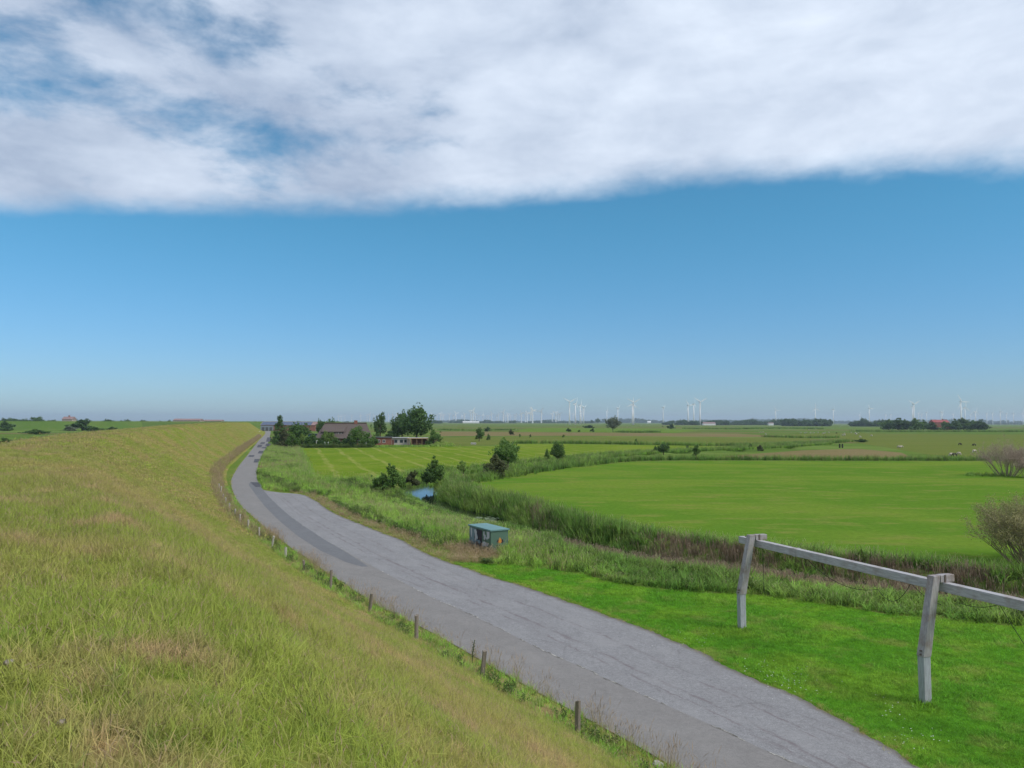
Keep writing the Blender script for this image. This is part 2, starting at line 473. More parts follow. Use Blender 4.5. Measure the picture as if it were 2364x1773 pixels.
# fields as thin sheets
def sheet(name, pts, z, mat, label=None, cat=None, kind='structure', jit=0.0, seg=None):
    pts = np.array([p[:2] for p in pts], float)
    if seg:
        cl = np.r_[pts, pts[:1]]; L = length(cl)
        pts, _ = resample(cl, np.linspace(0, L, max(8, int(L / seg)) + 1)); pts = pts[:-1]
    if jit:
        pts = pts + RNG.normal(0, jit, pts.shape)
    v = np.c_[pts, np.full(len(pts), z)]
    me = mesh(name, v, [tuple(range(len(v)))], mat)
    if me.polygons[0].normal.z < 0: me.flip_normals()
    return tag(ob(name, me), label, cat, kind=kind)

def off_ditch(a, b, off, side=1):
    """ditch centre line between two photo indices, shifted sideways"""
    i0, i1 = a * 8, b * 8
    return dc[i0:i1 + 1] + dn[i0:i1 + 1] * off * side
def mow(t, col):
    p = t.mapping(t.pos(), rot=(0, 0, R(-15.5)))
    sx = t.new('ShaderNodeSeparateXYZ'); t.put(sx.inputs[0], p)
    wob = t.math('MULTIPLY', t.noise(t.pos(), 0.05, 2.0), 2.5)
    ph = t.math('MULTIPLY', t.math('ADD', sx.outputs[0], wob), 2 * math.pi / 6.3)
    s = t.sstep(t.math('SINE', ph), 0.70, 1.0)
    br = t.sstep(t.noise(t.mapping(t.mapping(t.pos(), rot=(0, 0, R(-15.5))), scale=(1, 0.15, 1)), 0.6, 4.0, 0.7), 0.35, 0.62)
    return t.mix(t.math('MULTIPLY', t.math('MULTIPLY', s, br), 0.55), col, (0.32, 0.30, 0.10, 1))
M_past = soil_mat('pasture_grass', PAST, 0.03, 0.16, 1.0, (R(3), 2.2), 0.35, 0.04, 1.8, 0.86)
M_mown = soil_mat('mown_grass', MOWN, 0.05, 0.25, 5.0, None, 0.5, 0.05, 2.0, 0.82, extra=mow)
M_lawn = soil_mat('lawn_soil', LAWN, 0.25, 0.55, 2.0, None, 0.9, 0.12, 1.6, 0.7)
M_bank = soil_mat('bank_soil', BANK, 0.12, 0.5, 4.0)
field_a = list(off_ditch(0, 12, -4.6)) + [G(1050, 1122)[:2], G(1076, 1116)[:2], G(1165, 1102)[:2], G(1300, 1082)[:2], G(1458, 1066)[:2], G(1648, 1064)[:2], G(2000, 1065)[:2], G(2364, 1065)[:2], G(2900, 1068)[:2], G(3400, 1200)[:2]]
field_a = [p for k, p in enumerate(field_a)]
sheet('pasture_field', [np.array(p) for p in field_a], 0.012, M_past, 'large bright green pasture right of the ditch', 'field')
field_b = [(686, 1035), (698, 1070), (710, 1105), (744, 1108), (800, 1108), (864, 1108), (900, 1102), (975, 1086), (1057, 1080), (1138, 1070), (1220, 1062), (1301, 1053), (1458, 1041), (1585, 1034), (1695, 1031), (1506, 1028), (1440, 1027), (1300, 1025), (1187, 1025), (1138, 1030), (1013, 1031), (840, 1034)]
sheet('mown_meadow', [G(*p) for p in field_b], 0.014, M_mown, 'yellow green mown meadow with pale swath lines before the farm', 'meadow')
lawn_l = [(1045, 1298), (1087, 1301), (1145, 1303), (1199, 1306), (1253, 1314), (1343, 1324), (1400, 1341), (1509, 1360), (1618, 1370), (1722, 1371), (1836, 1385), (1945, 1400), (2054, 1420), (2185, 1431), (2364, 1448), (2900, 1500)]
lawn_g = [G(*p)[:2] for p in lawn_l]
LAWNP = [np.array(p) for p in list(gl(PR)[:len(gl(PR)) - 40])]
pr_near = np.array([G(x, y)[:2] for x, y in PR if x >= 1038])
sheet('verge_lawn', list(pr_near) + lawn_g, 0.010, M_lawn, 'short bright green grass verge beside the lay-by', 'grass verge')
# hay and pasture strips of the far marsh
M_hay = soil_mat('hay_grass', [(0.185, 0.150, 0.068), (0.205, 0.160, 0.080), (0.150, 0.150, 0.050), (0.160, 0.150, 0.055), 0.5], 0.02, 0.1, 8.0, (0, 3.0), 0.3, 0.1, 0.7, 0.9)
M_olive = soil_mat('olive_grass', [(0.120, 0.155, 0.034), (0.140, 0.165, 0.040), (0.165, 0.145, 0.055), (0.100, 0.145, 0.030), 0.5], 0.02, 0.08, 6.0, (0, 3.0), 0.3, 0.1, 0.7, 0.9)
M_fgreen = soil_mat('far_green_grass', [(0.110, 0.185, 0.030), (0.135, 0.205, 0.036), (0.150, 0.190, 0.050), (0.095, 0.165, 0.028), 0.5], 0.02, 0.08, 9.0, (0, 3.0), 0.3, 0.1, 0.7, 0.9)
sheet('olive_meadow', [G(*p) for p in [(1010, 1010), (1013, 1030), (1138, 1028), (1187, 1023), (1300, 1023), (1506, 1026), (1695, 1028), (1850, 1020), (1880, 1012), (1500, 1009), (1200, 1008)]], 0.02, M_olive, 'olive rough meadow strip behind the mown meadow', 'meadow')
sheet('hay_meadow', [G(*p) for p in [(1015, 997), (1015, 1007), (1300, 1006), (1700, 1009), (1830, 1009), (1700, 1001), (1400, 999), (1180, 998)]], 0.03, M_hay, 'brownish strip of uncut hay across the middle distance', 'meadow')
sheet('hay_meadow', [G(*p) for p in [(1620, 1060), (1900, 1062), (2120, 1062), (2080, 1045), (1980, 1036), (1850, 1040), (1740, 1048), (1640, 1056)]], 0.02, M_hay, 'brown tinged hay patch behind the bright pasture', 'meadow')
sheet('far_pasture', [G(*p) for p in [(1215, 989), (1190, 997), (1400, 998), (1560, 999), (1620, 994), (1500, 990), (1330, 988)]], 0.03, M_fgreen, 'light green far pasture around the willow tree', 'field')
sheet('far_pasture', [G(*p) for p in [(1700, 1004), (1780, 1012), (1900, 1010), (2150, 1050), (2340, 1058), (2900, 1060), (2700, 1003), (2250, 1003), (1960, 1000)]], 0.015, M_olive, 'wide grazed far pasture dotted with white sheep', 'field')

# ------------------------------------------------------------------ dike
def dike_extra(t, col):
    # the seaward side is grazed: short and greener than the hay on the landward side
    ou = t.new('ShaderNodeAttribute', attribute_name='seaward').outputs['Fac']
    n = t.noise(t.pos(), 0.03, 4.0, 0.6)
    return t.mix(ou, col, t.mix(n, (0.085, 0.150, 0.032, 1), (0.125, 0.175, 0.045, 1)))
M_dike = soil_mat('dike_soil', DIKE, 0.10, 0.55, 0.0, None, 0.5, 0.06, 4.0, 0.86, extra=dike_extra)
st = []
s = 0.0
while s < TL:
    st.append(s)
    y = np.interp(s, TS, TOE[:, 1])
    s += 1.2 if y < 80 else (2.5 if y < 250 else 8)
st = np.array(st + [TL])
wds = np.array(sorted(set(list(PW) + list(np.arange(-3, 19, 0.8)))))
S_, W_ = np.meshgrid(st, wds, indexing='ij')
dv = dike_pt(S_.ravel(), W_.ravel())
a_, b_ = S_.shape
idx = np.arange(a_ * b_).reshape(a_, b_)
df = np.stack([idx[:-1, :-1].ravel(), idx[1:, :-1].ravel(), idx[1:, 1:].ravel(), idx[:-1, 1:].ravel()], 1)[:, ::-1]
dme = mesh('dike', dv, df, M_dike, True)
if dme.polygons[len(dme.polygons) // 2].normal.z < 0: dme.flip_normals()
at_ = dme.attributes.new('seaward', 'FLOAT', 'POINT'); at_.data.foreach_set('value', np.clip((W_.ravel() - 16.5) / 2.0, 0, 1).astype(np.float32))
tag(ob('dike', dme), 'grassed sea dike curving away on the left', 'dike', kind='structure')

# a second dike closing the foreland on the left
def bank(name, pts, h, wd, mat, label):
    c = crom(pts, 6); tn = np.gradient(c, axis=0); tn /= np.linalg.norm(tn, axis=1)[:, None]
    n = np.stack([-tn[:, 1], tn[:, 0]], 1)
    cols = [(-wd, -0.1), (-wd * 0.25, h), (wd * 0.15, h), (wd, -0.1)]
    v = []
    for o_, z_ in cols: v.append(np.c_[c + n * o_, np.full(len(c), z_)])
    v = np.concatenate(v); m_ = len(c)
    f = [(k * m_ + i, (k + 1) * m_ + i, (k + 1) * m_ + i + 1, k * m_ + i + 1) for k in range(3) for i in range(m_ - 1)]
    me = mesh(name, v, f, mat)
    if me.polygons[m_].normal.z < 0: me.flip_normals()
    return tag(ob(name, me), label, 'dike', kind='structure')
M_dike2 = soil_mat('far_dike_grass', [(0.085, 0.150, 0.030), (0.105, 0.165, 0.035), (0.13, 0.15, 0.05), (0.07, 0.13, 0.025), 0.4], 0.02, 0.08, 2.0, None, 0.3, 0.1, 0.6, 0.9)
bank('far_dike', [(-900, 690), (-640, 720), (-480, 770), (-380, 860), (-330, 1050), (-300, 1300)], 8.2, 42, M_dike2, 'far green dike behind the foreland bushes')

# ------------------------------------------------------------------ road
def asphalt(name, base, grit=1.0, stains=0.3, seed=0.0, tracks=False, cracks=0.0):
    m, t, out = new_mat(name)
    p = t.mapping(t.pos(), (seed, seed, 0))
    fine = t.noise(p, 30.0, 4.0, 0.8)
    g2 = t.noise(p, 7.0, 6.0, 0.8)
    mid = t.noise(p, 1.3, 5.0, 0.7)
    rp = t.mapping(p, rot=(0, 0, R(-30)))
    big = t.noise(t.mapping(rp, scale=(1.0, 0.10, 1)), 1.1, 6.0, 0.72, 0.1)
    blot = t.noise(t.mapping(rp, scale=(1.0, 0.45, 1)), 0.55, 5.0, 0.7, 0.3)
    col = t.mix(1.0, c4(base), t.sstep(fine, 0.2, 0.8, 1.0 - 0.35 * grit, 1.0 + 0.3 * grit), 'MULTIPLY')
    col = t.mix(1.0, col, t.sstep(g2, 0.3, 0.7, 1 - 0.13 * grit, 1 + 0.11 * grit), 'MULTIPLY')
    col = t.mix(1.0, col, t.sstep(mid, 0.3, 0.7, 0.94, 1.06), 'MULTIPLY')
    col = t.mix(t.sstep(blot, 0.48, 0.66, 0.0, stains * 0.6), col, (base[0] * 0.80, base[1] * 0.77, base[2] * 0.77, 1))
    col = t.mix(t.sstep(blot, 0.50, 0.34, 0.0, 0.5), col, (base[0] * 1.14, base[1] * 1.13, base[2] * 1.12, 1))
    col = t.mix(t.sstep(big, 0.56, 0.70, 0.0, stains), col, (base[0] * 0.64, base[1] * 0.58, base[2] * 0.58, 1))
    if tracks:
        ac = t.new('ShaderNodeAttribute', attribute_name='across').outputs['Fac']
        wob = t.math('ADD', ac, t.math('MULTIPLY', t.math('SUBTRACT', mid, 0.5), 0.10))
        tot = None
        for c_, w_ in ((0.37, 0.035), (0.27, 0.02), (0.62, 0.025)):
            d_ = t.math('ABSOLUTE', t.math('SUBTRACT', wob, c_))
            v_ = t.sstep(d_, w_, 0.0, 0.0, 1.0)
            tot = v_ if tot is None else t.math('MAXIMUM', tot, v_)
        brk = t.sstep(t.noise(t.mapping(rp, scale=(2.0, 0.35, 1)), 1.4, 5.0, 0.75), 0.42, 0.60)
        col = t.mix(t.math('MULTIPLY', t.math('MULTIPLY', tot, brk), 0.75), col, (base[0] * 0.62, base[1] * 0.53, base[2] * 0.54, 1))
        edge_ = t.math('ADD', ac, t.math('MULTIPLY', t.math('SUBTRACT', g2, 0.5), 0.10))
        col = t.mix(t.sstep(edge_, 0.93, 1.0, 0.0, 0.75), col, (0.13, 0.11, 0.085, 1))
    if cracks:
        vo = t.new('ShaderNodeTexVoronoi', feature='DISTANCE_TO_EDGE'); t.put(vo.inputs['Vector'], t.mapping(t.mapping(t.mix(0.25, p, t.noise(p, 1.5, 3.0)), rot=(0, 0, R(-30))), scale=(1.0, 0.45, 1))); vo.inputs['Scale'].default_value = 0.5
        ck = t.sstep(vo.outputs['Distance'], 0.016, 0.004, 0.0, 1.0)
        ck = t.math('MULTIPLY', ck, t.sstep(blot, 0.50, 0.60, 0.0, cracks))
        col = t.mix(ck, col, (0.07, 0.065, 0.06, 1))
    principled(t, out, col, 0.92, 0.12, 0.0, fine, 0.25, 0.004)
    return m
M_road = asphalt('road_asphalt', (0.222, 0.210, 0.200), 0.7, 0.22, 0.0, False, 0.12)
M_bay = asphalt('layby_asphalt', (0.245, 0.240, 0.242), 1.3, 0.5, 20.0, True, 0.22)
M_patch = asphalt('patch_asphalt', (0.160, 0.162, 0.168), 0.7, 0.25, 40.0)
M_dark = asphalt('dark_asphalt', (0.085, 0.085, 0.095), 0.7, 0.2, 60.0)
PRe = PRg.copy(); PRe += RNG.normal(0, 0.035, PRe.shape)
PRj, _ = resample(PRe, np.linspace(0, length(PRe), 420))
for _ in range(60): PRj[1:-1] = 0.25 * PRj[:-2] + 0.5 * PRj[1:-1] + 0.25 * PRj[2:]
PRs = PRj.copy()
d_ = RNG.normal(0, 0.045, 420) + np.convolve(RNG.normal(0, 0.09, 424), np.ones(5) / 5, 'valid')
PRj[:, 0] += d_; PRj[:, 1] += d_ * 0.5
RJr, _ = resample(RJg, np.linspace(0, length(RJg), 420))
rows = 7
V = np.concatenate([np.c_[(RJr + np.array([-0.25, -0.15])) * (1 - k / (rows - 1)) + PRj * k / (rows - 1), np.full(420, 0.020)] for k in range(rows)])
fq = [(k * 420 + i, k * 420 + i + 1, (k + 1) * 420 + i + 1, (k + 1) * 420 + i) for k in range(rows - 1) for i in range(419)]
bme = mesh('lay_by', V, fq, M_bay)
if bme.polygons[500].normal.z < 0: bme.flip_normals()
at_ = bme.attributes.new('across', 'FLOAT', 'POINT'); at_.data.foreach_set('value', np.repeat(np.arange(rows) / (rows - 1.0), 420).astype(np.float32))
tag(ob('lay_by', bme), 'rough pale grey asphalt lay-by beside the lane', 'lay-by', kind='structure')
sheet('road', list(RLg) + list(RRg[::-1]) + list(RJg[::-1]), 0.026, M_road, 'smooth narrow grey asphalt lane along the dike foot', 'road')
# crack line of weeds and dirt along the joint
pa = [(574, 1120), (590, 1142), (612, 1170), (645, 1203), (690, 1240), (740, 1272), (800, 1299), (835, 1309), (850, 1309), (842, 1303), (800, 1276), (747, 1245), (700, 1214), (667, 1190), (640, 1166), (620, 1146), (607, 1131), (600, 1122), (595, 1113), (578, 1113)]
sheet('road_patch', [G(*p) for p in pa], 0.031, M_patch, 'long dark repair strip curving along the lane', 'road patch')
k_ = 0
for (x0, x1, y0, y1) in [(585, 599, 1060, 1068), (573, 585, 1051, 1055), (595, 607, 1041, 1047), (603, 614, 1032, 1035), (593, 603, 1027, 1033), (612, 623, 1024, 1030), (600, 610, 1021, 1025), (614, 623, 1010, 1020)]:
    sh = 3
    sheet('road_patch', [G(x0, y1), G(x1, y1), G(x1 + sh, y0), G(x0 + sh, y0)], 0.040, M_dark, None, None)
    k_ += 1
sheet('road_patch', [G(*p) for p in [(578, 1114), (600, 1114), (606, 1124), (590, 1125)]], 0.036, M_dark, None, None)
# thin broken joint: moss and sand in the seam
m_seam, t, out = new_mat('seam_dirt')
n = t.noise(t.pos(), 3.0, 4.0, 0.7)
principled(t, out, t.mix(t.sstep(n, 0.40, 0.6), (0.13, 0.12, 0.10, 1), (0.48, 0.46, 0.41, 1)), 0.95, 0.1)
sj, _ = resample(RJg, np.arange(0, length(RJg), 0.28))
mb = MB()
for i in range(len(sj) - 1):
    a, c = sj[i], sj[i + 1]
    if c[1] > 47 and random.random() < 0.75: continue
    if random.random() < 0.30: continue
    dv_ = (c - a) / (np.linalg.norm(c - a) + 1e-9); nn = np.array([-dv_[1], dv_[0]])
    w0, w1 = 0.006 + 0.03 * random.random(), 0.006 + 0.03 * random.random(); o0 = random.gauss(0, 0.025)
    q = [a + nn * (w0 + o0), a - nn * (w0 - o0), c - nn * (w1 - o0), c + nn * (w1 + o0)]
    mb.add([(p[0], p[1], 0.034) for p in q], [(0, 1, 2, 3)])
tag(mb.build('road_seam', m_seam), 'broken sandy seam between lane and lay-by', 'seam', kind='stuff')

# ------------------------------------------------------------------ plants: templates
def mk_template(name, blades, mat):
    """blades: list of (base xyz, azimuth, length, width, lean, curve, head) -> one mesh, head attribute"""
    v, f, h = [], [], []
    for (bx, by, az, L, wd, lean, curve, hd, hw) in blades:
        ca, sa = math.cos(az), math.sin(az)
        fx, fy = -sa * wd / 2, ca * wd / 2
        def pt(t):
            o = (lean * t + curve * t * t) * L
            return (bx + ca * o, by + sa * o, L * t * math.sqrt(max(0.05, 1 - (lean + curve * t) ** 2 * 0.5)))
        o = len(v)
        a, b_, c = pt(0), pt(0.55), pt(1.0)
        v += [(a[0] - fx, a[1] - fy, a[2]), (a[0] + fx, a[1] + fy, a[2]), (b_[0] + fx * .8, b_[1] + fy * .8, b_[2]), (b_[0] - fx * .8, b_[1] - fy * .8, b_[2]), c]
        f += [(o, o + 1, o + 2, o + 3), (o + 3, o + 2, o + 4)]
        h += [0, 0, 0.0 if hd == 0 else 0.4, 0.0 if hd == 0 else 0.4, 0.25 if hd == 0 else 1.0]
        if hd:   # seed head: a slim diamond at the top of the stem
            o = len(v); t0 = pt(0.80); t1 = pt(1.0)
            d = (t1[0] - t0[0], t1[1] - t0[1], t1[2] - t0[2])
            mid = (t0[0] + d[0] * .5, t0[1] + d[1] * .5, t0[2] + d[2] * .5)
            top = (t1[0] + d[0] * .4, t1[1] + d[1] * .4, t1[2] + d[2] * .25)
            v += [t0, (mid[0] + fx / wd * hw, mid[1] + fy / wd * hw, mid[2]), top, (mid[0] - fx / wd * hw, mid[1] - fy / wd * hw, mid[2])]
            f += [(o, o + 1, o + 2, o + 3)]
            h += [1, 1, 1, 1]
    me = mesh(name, v, f, mat)
    at = me.attributes.new('head', 'FLOAT', 'POINT'); at.data.foreach_set('value', h)
    return me
def tuft_blades(n, rad, l0, l1, wd, seeds=0.1, hw=0.012, lean=0.5, curve=0.45, seedlen=1.35):
    out = []
    for i in range(n):
        r_ = rad * math.sqrt(random.random()); a = random.uniform(0, 6.283)
        hd = random.random() < seeds
        L = random.uniform(l0, l1) * (seedlen if hd else 1)
        out.append((r_ * math.cos(a), r_ * math.sin(a), random.uniform(0, 6.283), L, wd * (0.5 if hd else random.uniform(.7, 1.2)), random.uniform(0.02, lean) * (0.5 if hd else 1), random.uniform(0, curve), hd, hw))
    return out
def templates(prefix, mat, nvar, **kw):
    c = bpy.data.collections.new(prefix + '_kinds')
    for i in range(nvar):
        me = mk_template(prefix, tuft_blades(**kw), mat)
        o = bpy.data.objects.new(prefix + '_kind', me)
        c.objects.link(o)
    return c
_gn = {}
def scatter(name, pts, col, smin=0.8, smax=1.25, tilt=0.12, hs=None, label=None, cat=None, wind=0.0):
    """one stuff object: plants of the collection on every vertex"""
    pts = np.asarray(pts)
    n = len(pts)
    me = bpy.data.meshes.new(name)
    me.vertices.add(n); me.vertices.foreach_set('co', pts[:, :3].astype(np.float32).ravel())
    rot = np.c_[RNG.normal(0, tilt, n), RNG.normal(wind, tilt, n), RNG.uniform(0, 6.283, n)]
    s = RNG.uniform(smin, smax, n)
    sc = np.c_[s, s, s * (hs if hs is not None else 1.0)]
    at = me.attributes.new('rot', 'FLOAT_VECTOR', 'POINT'); at.data.foreach_set('vector', rot.astype(np.float32).ravel())
    at = me.attributes.new('scl', 'FLOAT_VECTOR', 'POINT'); at.data.foreach_set('vector', sc.astype(np.float32).ravel())
    at = me.attributes.new('pick', 'INT', 'POINT'); at.data.foreach_set('value', RNG.integers(0, 1000, n).astype(np.int32))
    o = ob(name, me)
    g = bpy.data.node_groups.new(name + '_plants', 'GeometryNodeTree')
    g.interface.new_socket('Geometry', in_out='INPUT', socket_type='NodeSocketGeometry')
    g.interface.new_socket('Geometry', in_out='OUTPUT', socket_type='NodeSocketGeometry')
    N = g.nodes; L = g.links
    gi = N.new('NodeGroupInput'); go = N.new('NodeGroupOutput')
    ci = N.new('GeometryNodeCollectionInfo'); ci.inputs['Collection'].default_value = col
    ci.inputs['Separate Children'].default_value = True; ci.inputs['Reset Children'].default_value = True
    ip = N.new('GeometryNodeInstanceOnPoints'); ip.inputs['Pick Instance'].default_value = True
    def na(nm, typ):
        k = N.new('GeometryNodeInputNamedAttribute'); k.data_type = typ; k.inputs['Name'].default_value = nm
        return [x for x in k.outputs if x.name == 'Attribute' and x.enabled][0]
    e2r = N.new('FunctionNodeEulerToRotation')
    L.new(gi.outputs[0], ip.inputs['Points']); L.new(ci.outputs[0], ip.inputs['Instance'])
    L.new(na('rot', 'FLOAT_VECTOR'), e2r.inputs[0]); L.new(e2r.outputs[0], ip.inputs['Rotation'])
    L.new(na('scl', 'FLOAT_VECTOR'), ip.inputs['Scale']); L.new(na('pick', 'INT'), ip.inputs['Instance Index'])
    L.new(ip.outputs[0], go.inputs[0])
    md = o.modifiers.new('plants', 'NODES'); md.node_group = g
    return tag(o, label, cat, kind='stuff')
def in_view(p, margin=0.06):
    """keep what the camera or a camera a step aside could see"""
    d = p[:, 1]
    return (d > 1.5) & (np.abs(p[:, 0]) < (0.664 + margin) * d + 2.0)

M_gd = plant_mat('dike_grass_blades', DIKE, (0.46, 0.33, 0.21), 0.10, 0.55, 0.0, None, 0.30, gain=2.1)
M_gl = plant_mat('lawn_blades', LAWN, (0.25, 0.27, 0.07), 0.25, 0.55, 2.0, None, 0.42, gain=2.0)
M_gb = plant_mat('bank_grass_blades', BANK, (0.42, 0.40, 0.20), 0.12, 0.5, 4.0, None, 0.50, gain=2.0)
M_gr = plant_mat('reed_blades', REED, (0.36, 0.35, 0.18), 0.10, 0.4, 6.0, None, 0.60, gain=1.6)
M_dry = plant_mat('dry_reed_blades', [(0.22, 0.165, 0.105), (0.27, 0.20, 0.13), (0.20, 0.13, 0.09), (0.15, 0.12, 0.07), 0.4], (0.36, 0.29, 0.2), 0.1, 0.4, 7.0, None, 0.30, gain=1.2)
M_brown = plant_mat('brown_grass_blades', [(0.20, 0.165, 0.070), (0.23, 0.185, 0.085), (0.25, 0.175, 0.095), (0.12, 0.15, 0.035), 0.5], (0.46, 0.34, 0.22), 0.2, 0.8, 3.0, None, 0.3)
M_pas_b = plant_mat('pasture_blades', PAST, (0.16, 0.24, 0.04), 0.03, 0.16, 1.0, (R(3), 2.2), 0.15)
K_dike_near = templates('dike_tuft', M_gd, 6, n=30, rad=0.17, l0=0.06, l1=0.19, wd=0.0050, seeds=0.10, hw=0.005, lean=1.25, curve=0.6)
K_dike_mid = templates('dike_clump', M_gd, 5, n=30, rad=0.32, l0=0.06, l1=0.17, wd=0.010, seeds=0.14, hw=0.009, lean=1.0, curve=0.6)
K_dike_far = templates('dike_patch', M_gd, 4, n=30, rad=0.9, l0=0.06, l1=0.16, wd=0.035, seeds=0.2, hw=0.04, lean=0.6, curve=0.5)
K_lawn = templates('lawn_tuft', M_gl, 5, n=24, rad=0.17, l0=0.05, l1=0.13, wd=0.008, seeds=0.0, lean=1.2, curve=0.6)
K_lawn2 = templates('lawn_clump', M_gl, 5, n=24, rad=0.26, l0=0.08, l1=0.19, wd=0.013, seeds=0.02, lean=0.9, curve=0.7)
K_bank = templates('bank_grass_tuft', M_gb, 6, n=18, rad=0.28, l0=0.35, l1=0.90, wd=0.030, seeds=0.12, hw=0.024, lean=0.45, curve=0.5)
K_brown = templates('brown_grass_tuft', M_brown, 4, n=24, rad=0.22, l0=0.30, l1=0.75, wd=0.012, seeds=0.5, hw=0.022, lean=0.4, curve=0.4, seedlen=1.2)
K_reed = templates('reed_clump', M_gr, 6, n=15, rad=0.36, l0=0.9, l1=1.9, wd=0.052, seeds=0.10, hw=0.045, lean=0.35, curve=0.55, seedlen=1.05)
K_dry = templates('dry_reed_clump', M_dry, 4, n=18, rad=0.30, l0=0.8, l1=1.8, wd=0.032, seeds=0.25, hw=0.035, lean=0.18, curve=0.15, seedlen=1.05)
K_stem = templates('roadside_stem', M_brown, 5, n=9, rad=0.14, l0=0.45, l1=0.85, wd=0.009, seeds=0.75, hw=0.013, lean=0.35, curve=0.35, seedlen=1.15)
K_past = templates('pasture_tuft', M_pas_b, 4, n=26, rad=0.8, l0=0.05, l1=0.14, wd=0.05, seeds=0.0, lean=0.8, curve=0.5)
# broad-leaved weeds: short wide leaves in tiers
def weed(mat):
    bl = []
    for k in range(9):
        bx, by = random.gauss(0, .16), random.gauss(0, .16); H = random.uniform(.35, .8)
        bl.append((bx, by, random.uniform(0, 6.28), H, 0.02, .1, .1, False, 0))
    v, f, h = [], [], []
    me = None
    for (bx, by, az, H, *_r) in bl:
        for q in range(9):
            zz = H * (0.25 + 0.75 * q / 9); a = random.uniform(0, 6.28); L = random.uniform(.07, .15); W = L * .35
            o = len(v); ca, sa = math.cos(a), math.sin(a)
            v += [(bx, by, zz), (bx + ca * L * .5 - sa * W, by + sa * L * .5 + ca * W, zz + .03), (bx + ca * L, by + sa * L, zz - .02), (bx + ca * L * .5 + sa * W, by + sa * L * .5 - ca * W, zz + .03)]
            f += [(o, o + 1, o + 2, o + 3)]; h += [0, 0, .1, 0]
        o = len(v); v += [(bx - .006, by, 0), (bx + .006, by, 0), (bx, by, H)]; f += [(o, o + 1, o + 2)]; h += [0, 0, .2]
    me = mesh('weed', v, f, mat); at = me.attributes.new('head', 'FLOAT', 'POINT'); at.data.foreach_set('value', h)
    return me
M_weed = plant_mat('weed_leaves', [(0.050, 0.090, 0.020), (0.075, 0.115, 0.028), (0.105, 0.115, 0.040), (0.032, 0.065, 0.016), 0.5], (0.2, 0.2, 0.08), 0.2, 0.7, 9.0)
K_weed = bpy.data.collections.new('weed_kinds')
for i in range(4): K_weed.objects.link(bpy.data.objects.new('weed_kind', weed(M_weed)))

# ------------------------------------------------------------------ plants: dike
def dike_scatter(n, s0, s1, w0, w1):
    s = RNG.uniform(s0, s1, n); wd = RNG.uniform(w0, w1, n)
    p = dike_pt(s, wd)
    return p[in_view(p)], None
S_of_y = lambda y: float(np.interp(y, TOE[3:600, 1], TS[3:600]))
allp = []
def dens(s0, s1, w0, w1, per_m2):
    n = int((s1 - s0) * (w1 - w0) * per_m2)
    p, _ = dike_scatter(n, s0, s1, w0, w1); return p
sa, sb, sc_, sd_, se_ = 40.0, S_of_y(24), S_of_y(60), S_of_y(140), S_of_y(420)
pn = dens(sa, S_of_y(52), 0.2, 17.5, 80)
dd = np.linalg.norm(pn[:, :2], axis=1)
keep = RNG.random(len(pn)) < np.clip((17.0 / np.maximum(dd, 4)) ** 1.3, 0.0, 1)
keep &= dd < 32
scatter('dike_grass', pn[keep], K_dike_near, 0.7, 1.35, 0.2, label='knee-high mixed green and straw grass on the near dike slope', cat='grass', wind=0.12)
pm = dens(sa, S_of_y(110), -0.3, 17.5, 17)
dd = np.linalg.norm(pm[:, :2], axis=1)
pm = pm[(dd > 15) & (RNG.random(len(pm)) < np.clip((dd - 10) / 18, 0, 1) * np.clip((60 / dd), 0, 1))]
scatter('dike_grass', pm, K_dike_mid, 0.6, 1.05, 0.15, label='olive grass with brown seed heads along the middle of the dike', cat='grass')
pf = dens(S_of_y(55), S_of_y(480), -0.5, 18.0, 1.6)
dd = np.linalg.norm(pf[:, :2], axis=1)
pf = pf[(dd > 50) & (RNG.random(len(pf)) < np.clip(180 / dd, 0, 1))]
scatter('dike_grass', pf, K_dike_far, 0.7, 1.3, 0.12, label='brownish olive grass on the far curve of the dike', cat='grass')
# fence line strip: lush and brown stems between fence and road
def strip(s0, s1, w0, w1, per):
    n = int((s1 - s0) * (w1 - w0) * per); s = RNG.uniform(s0, s1, n); wd = RNG.uniform(w0, w1, n)
    p = dike_pt(s, wd); return p[in_view(p)], s
p, s = strip(45, S_of_y(110), -1.5, 0.6, 10)
scatter('verge_grass', p, K_bank, 0.35, 0.65, 0.2, hs=0.6, label='longer green grass between fence posts and lane', cat='grass')
p, s = strip(45, S_of_y(70), -1.7, -0.6, 13)
nn_ = np.sin(p[:, 0] * 0.9) + np.sin(p[:, 1] * 0.63 + 1)
p = p[(nn_ + RNG.normal(0, .7, len(p))) > 0.1]
scatter('roadside_stems', p, K_stem, 0.8, 1.3, 0.22, label='dry brown flowering grass stems leaning over the lane', cat='grass')
p, s = strip(S_of_y(60), S_of_y(460), -0.9, 1.0, 2.4)
scatter('roadside_stems', p, K_brown, 0.9, 1.3, 0.15, label='straw coloured grass fringe at the far dike foot', cat='grass')
p, s = strip(45, S_of_y(75), -0.6, 0.5, 6.0)
scatter('dead_grass', p, K_brown, 0.35, 0.7, 0.5, hs=0.6, label='matted brown dead grass along the fence line', cat='grass')
p, s = strip(45, S_of_y(75), -0.7, 0.3, 1.6)
scatter('fence_weeds', p, K_weed, 0.4, 0.8, 0.2, label='low dark weeds at the foot of the fence posts', cat='weeds')

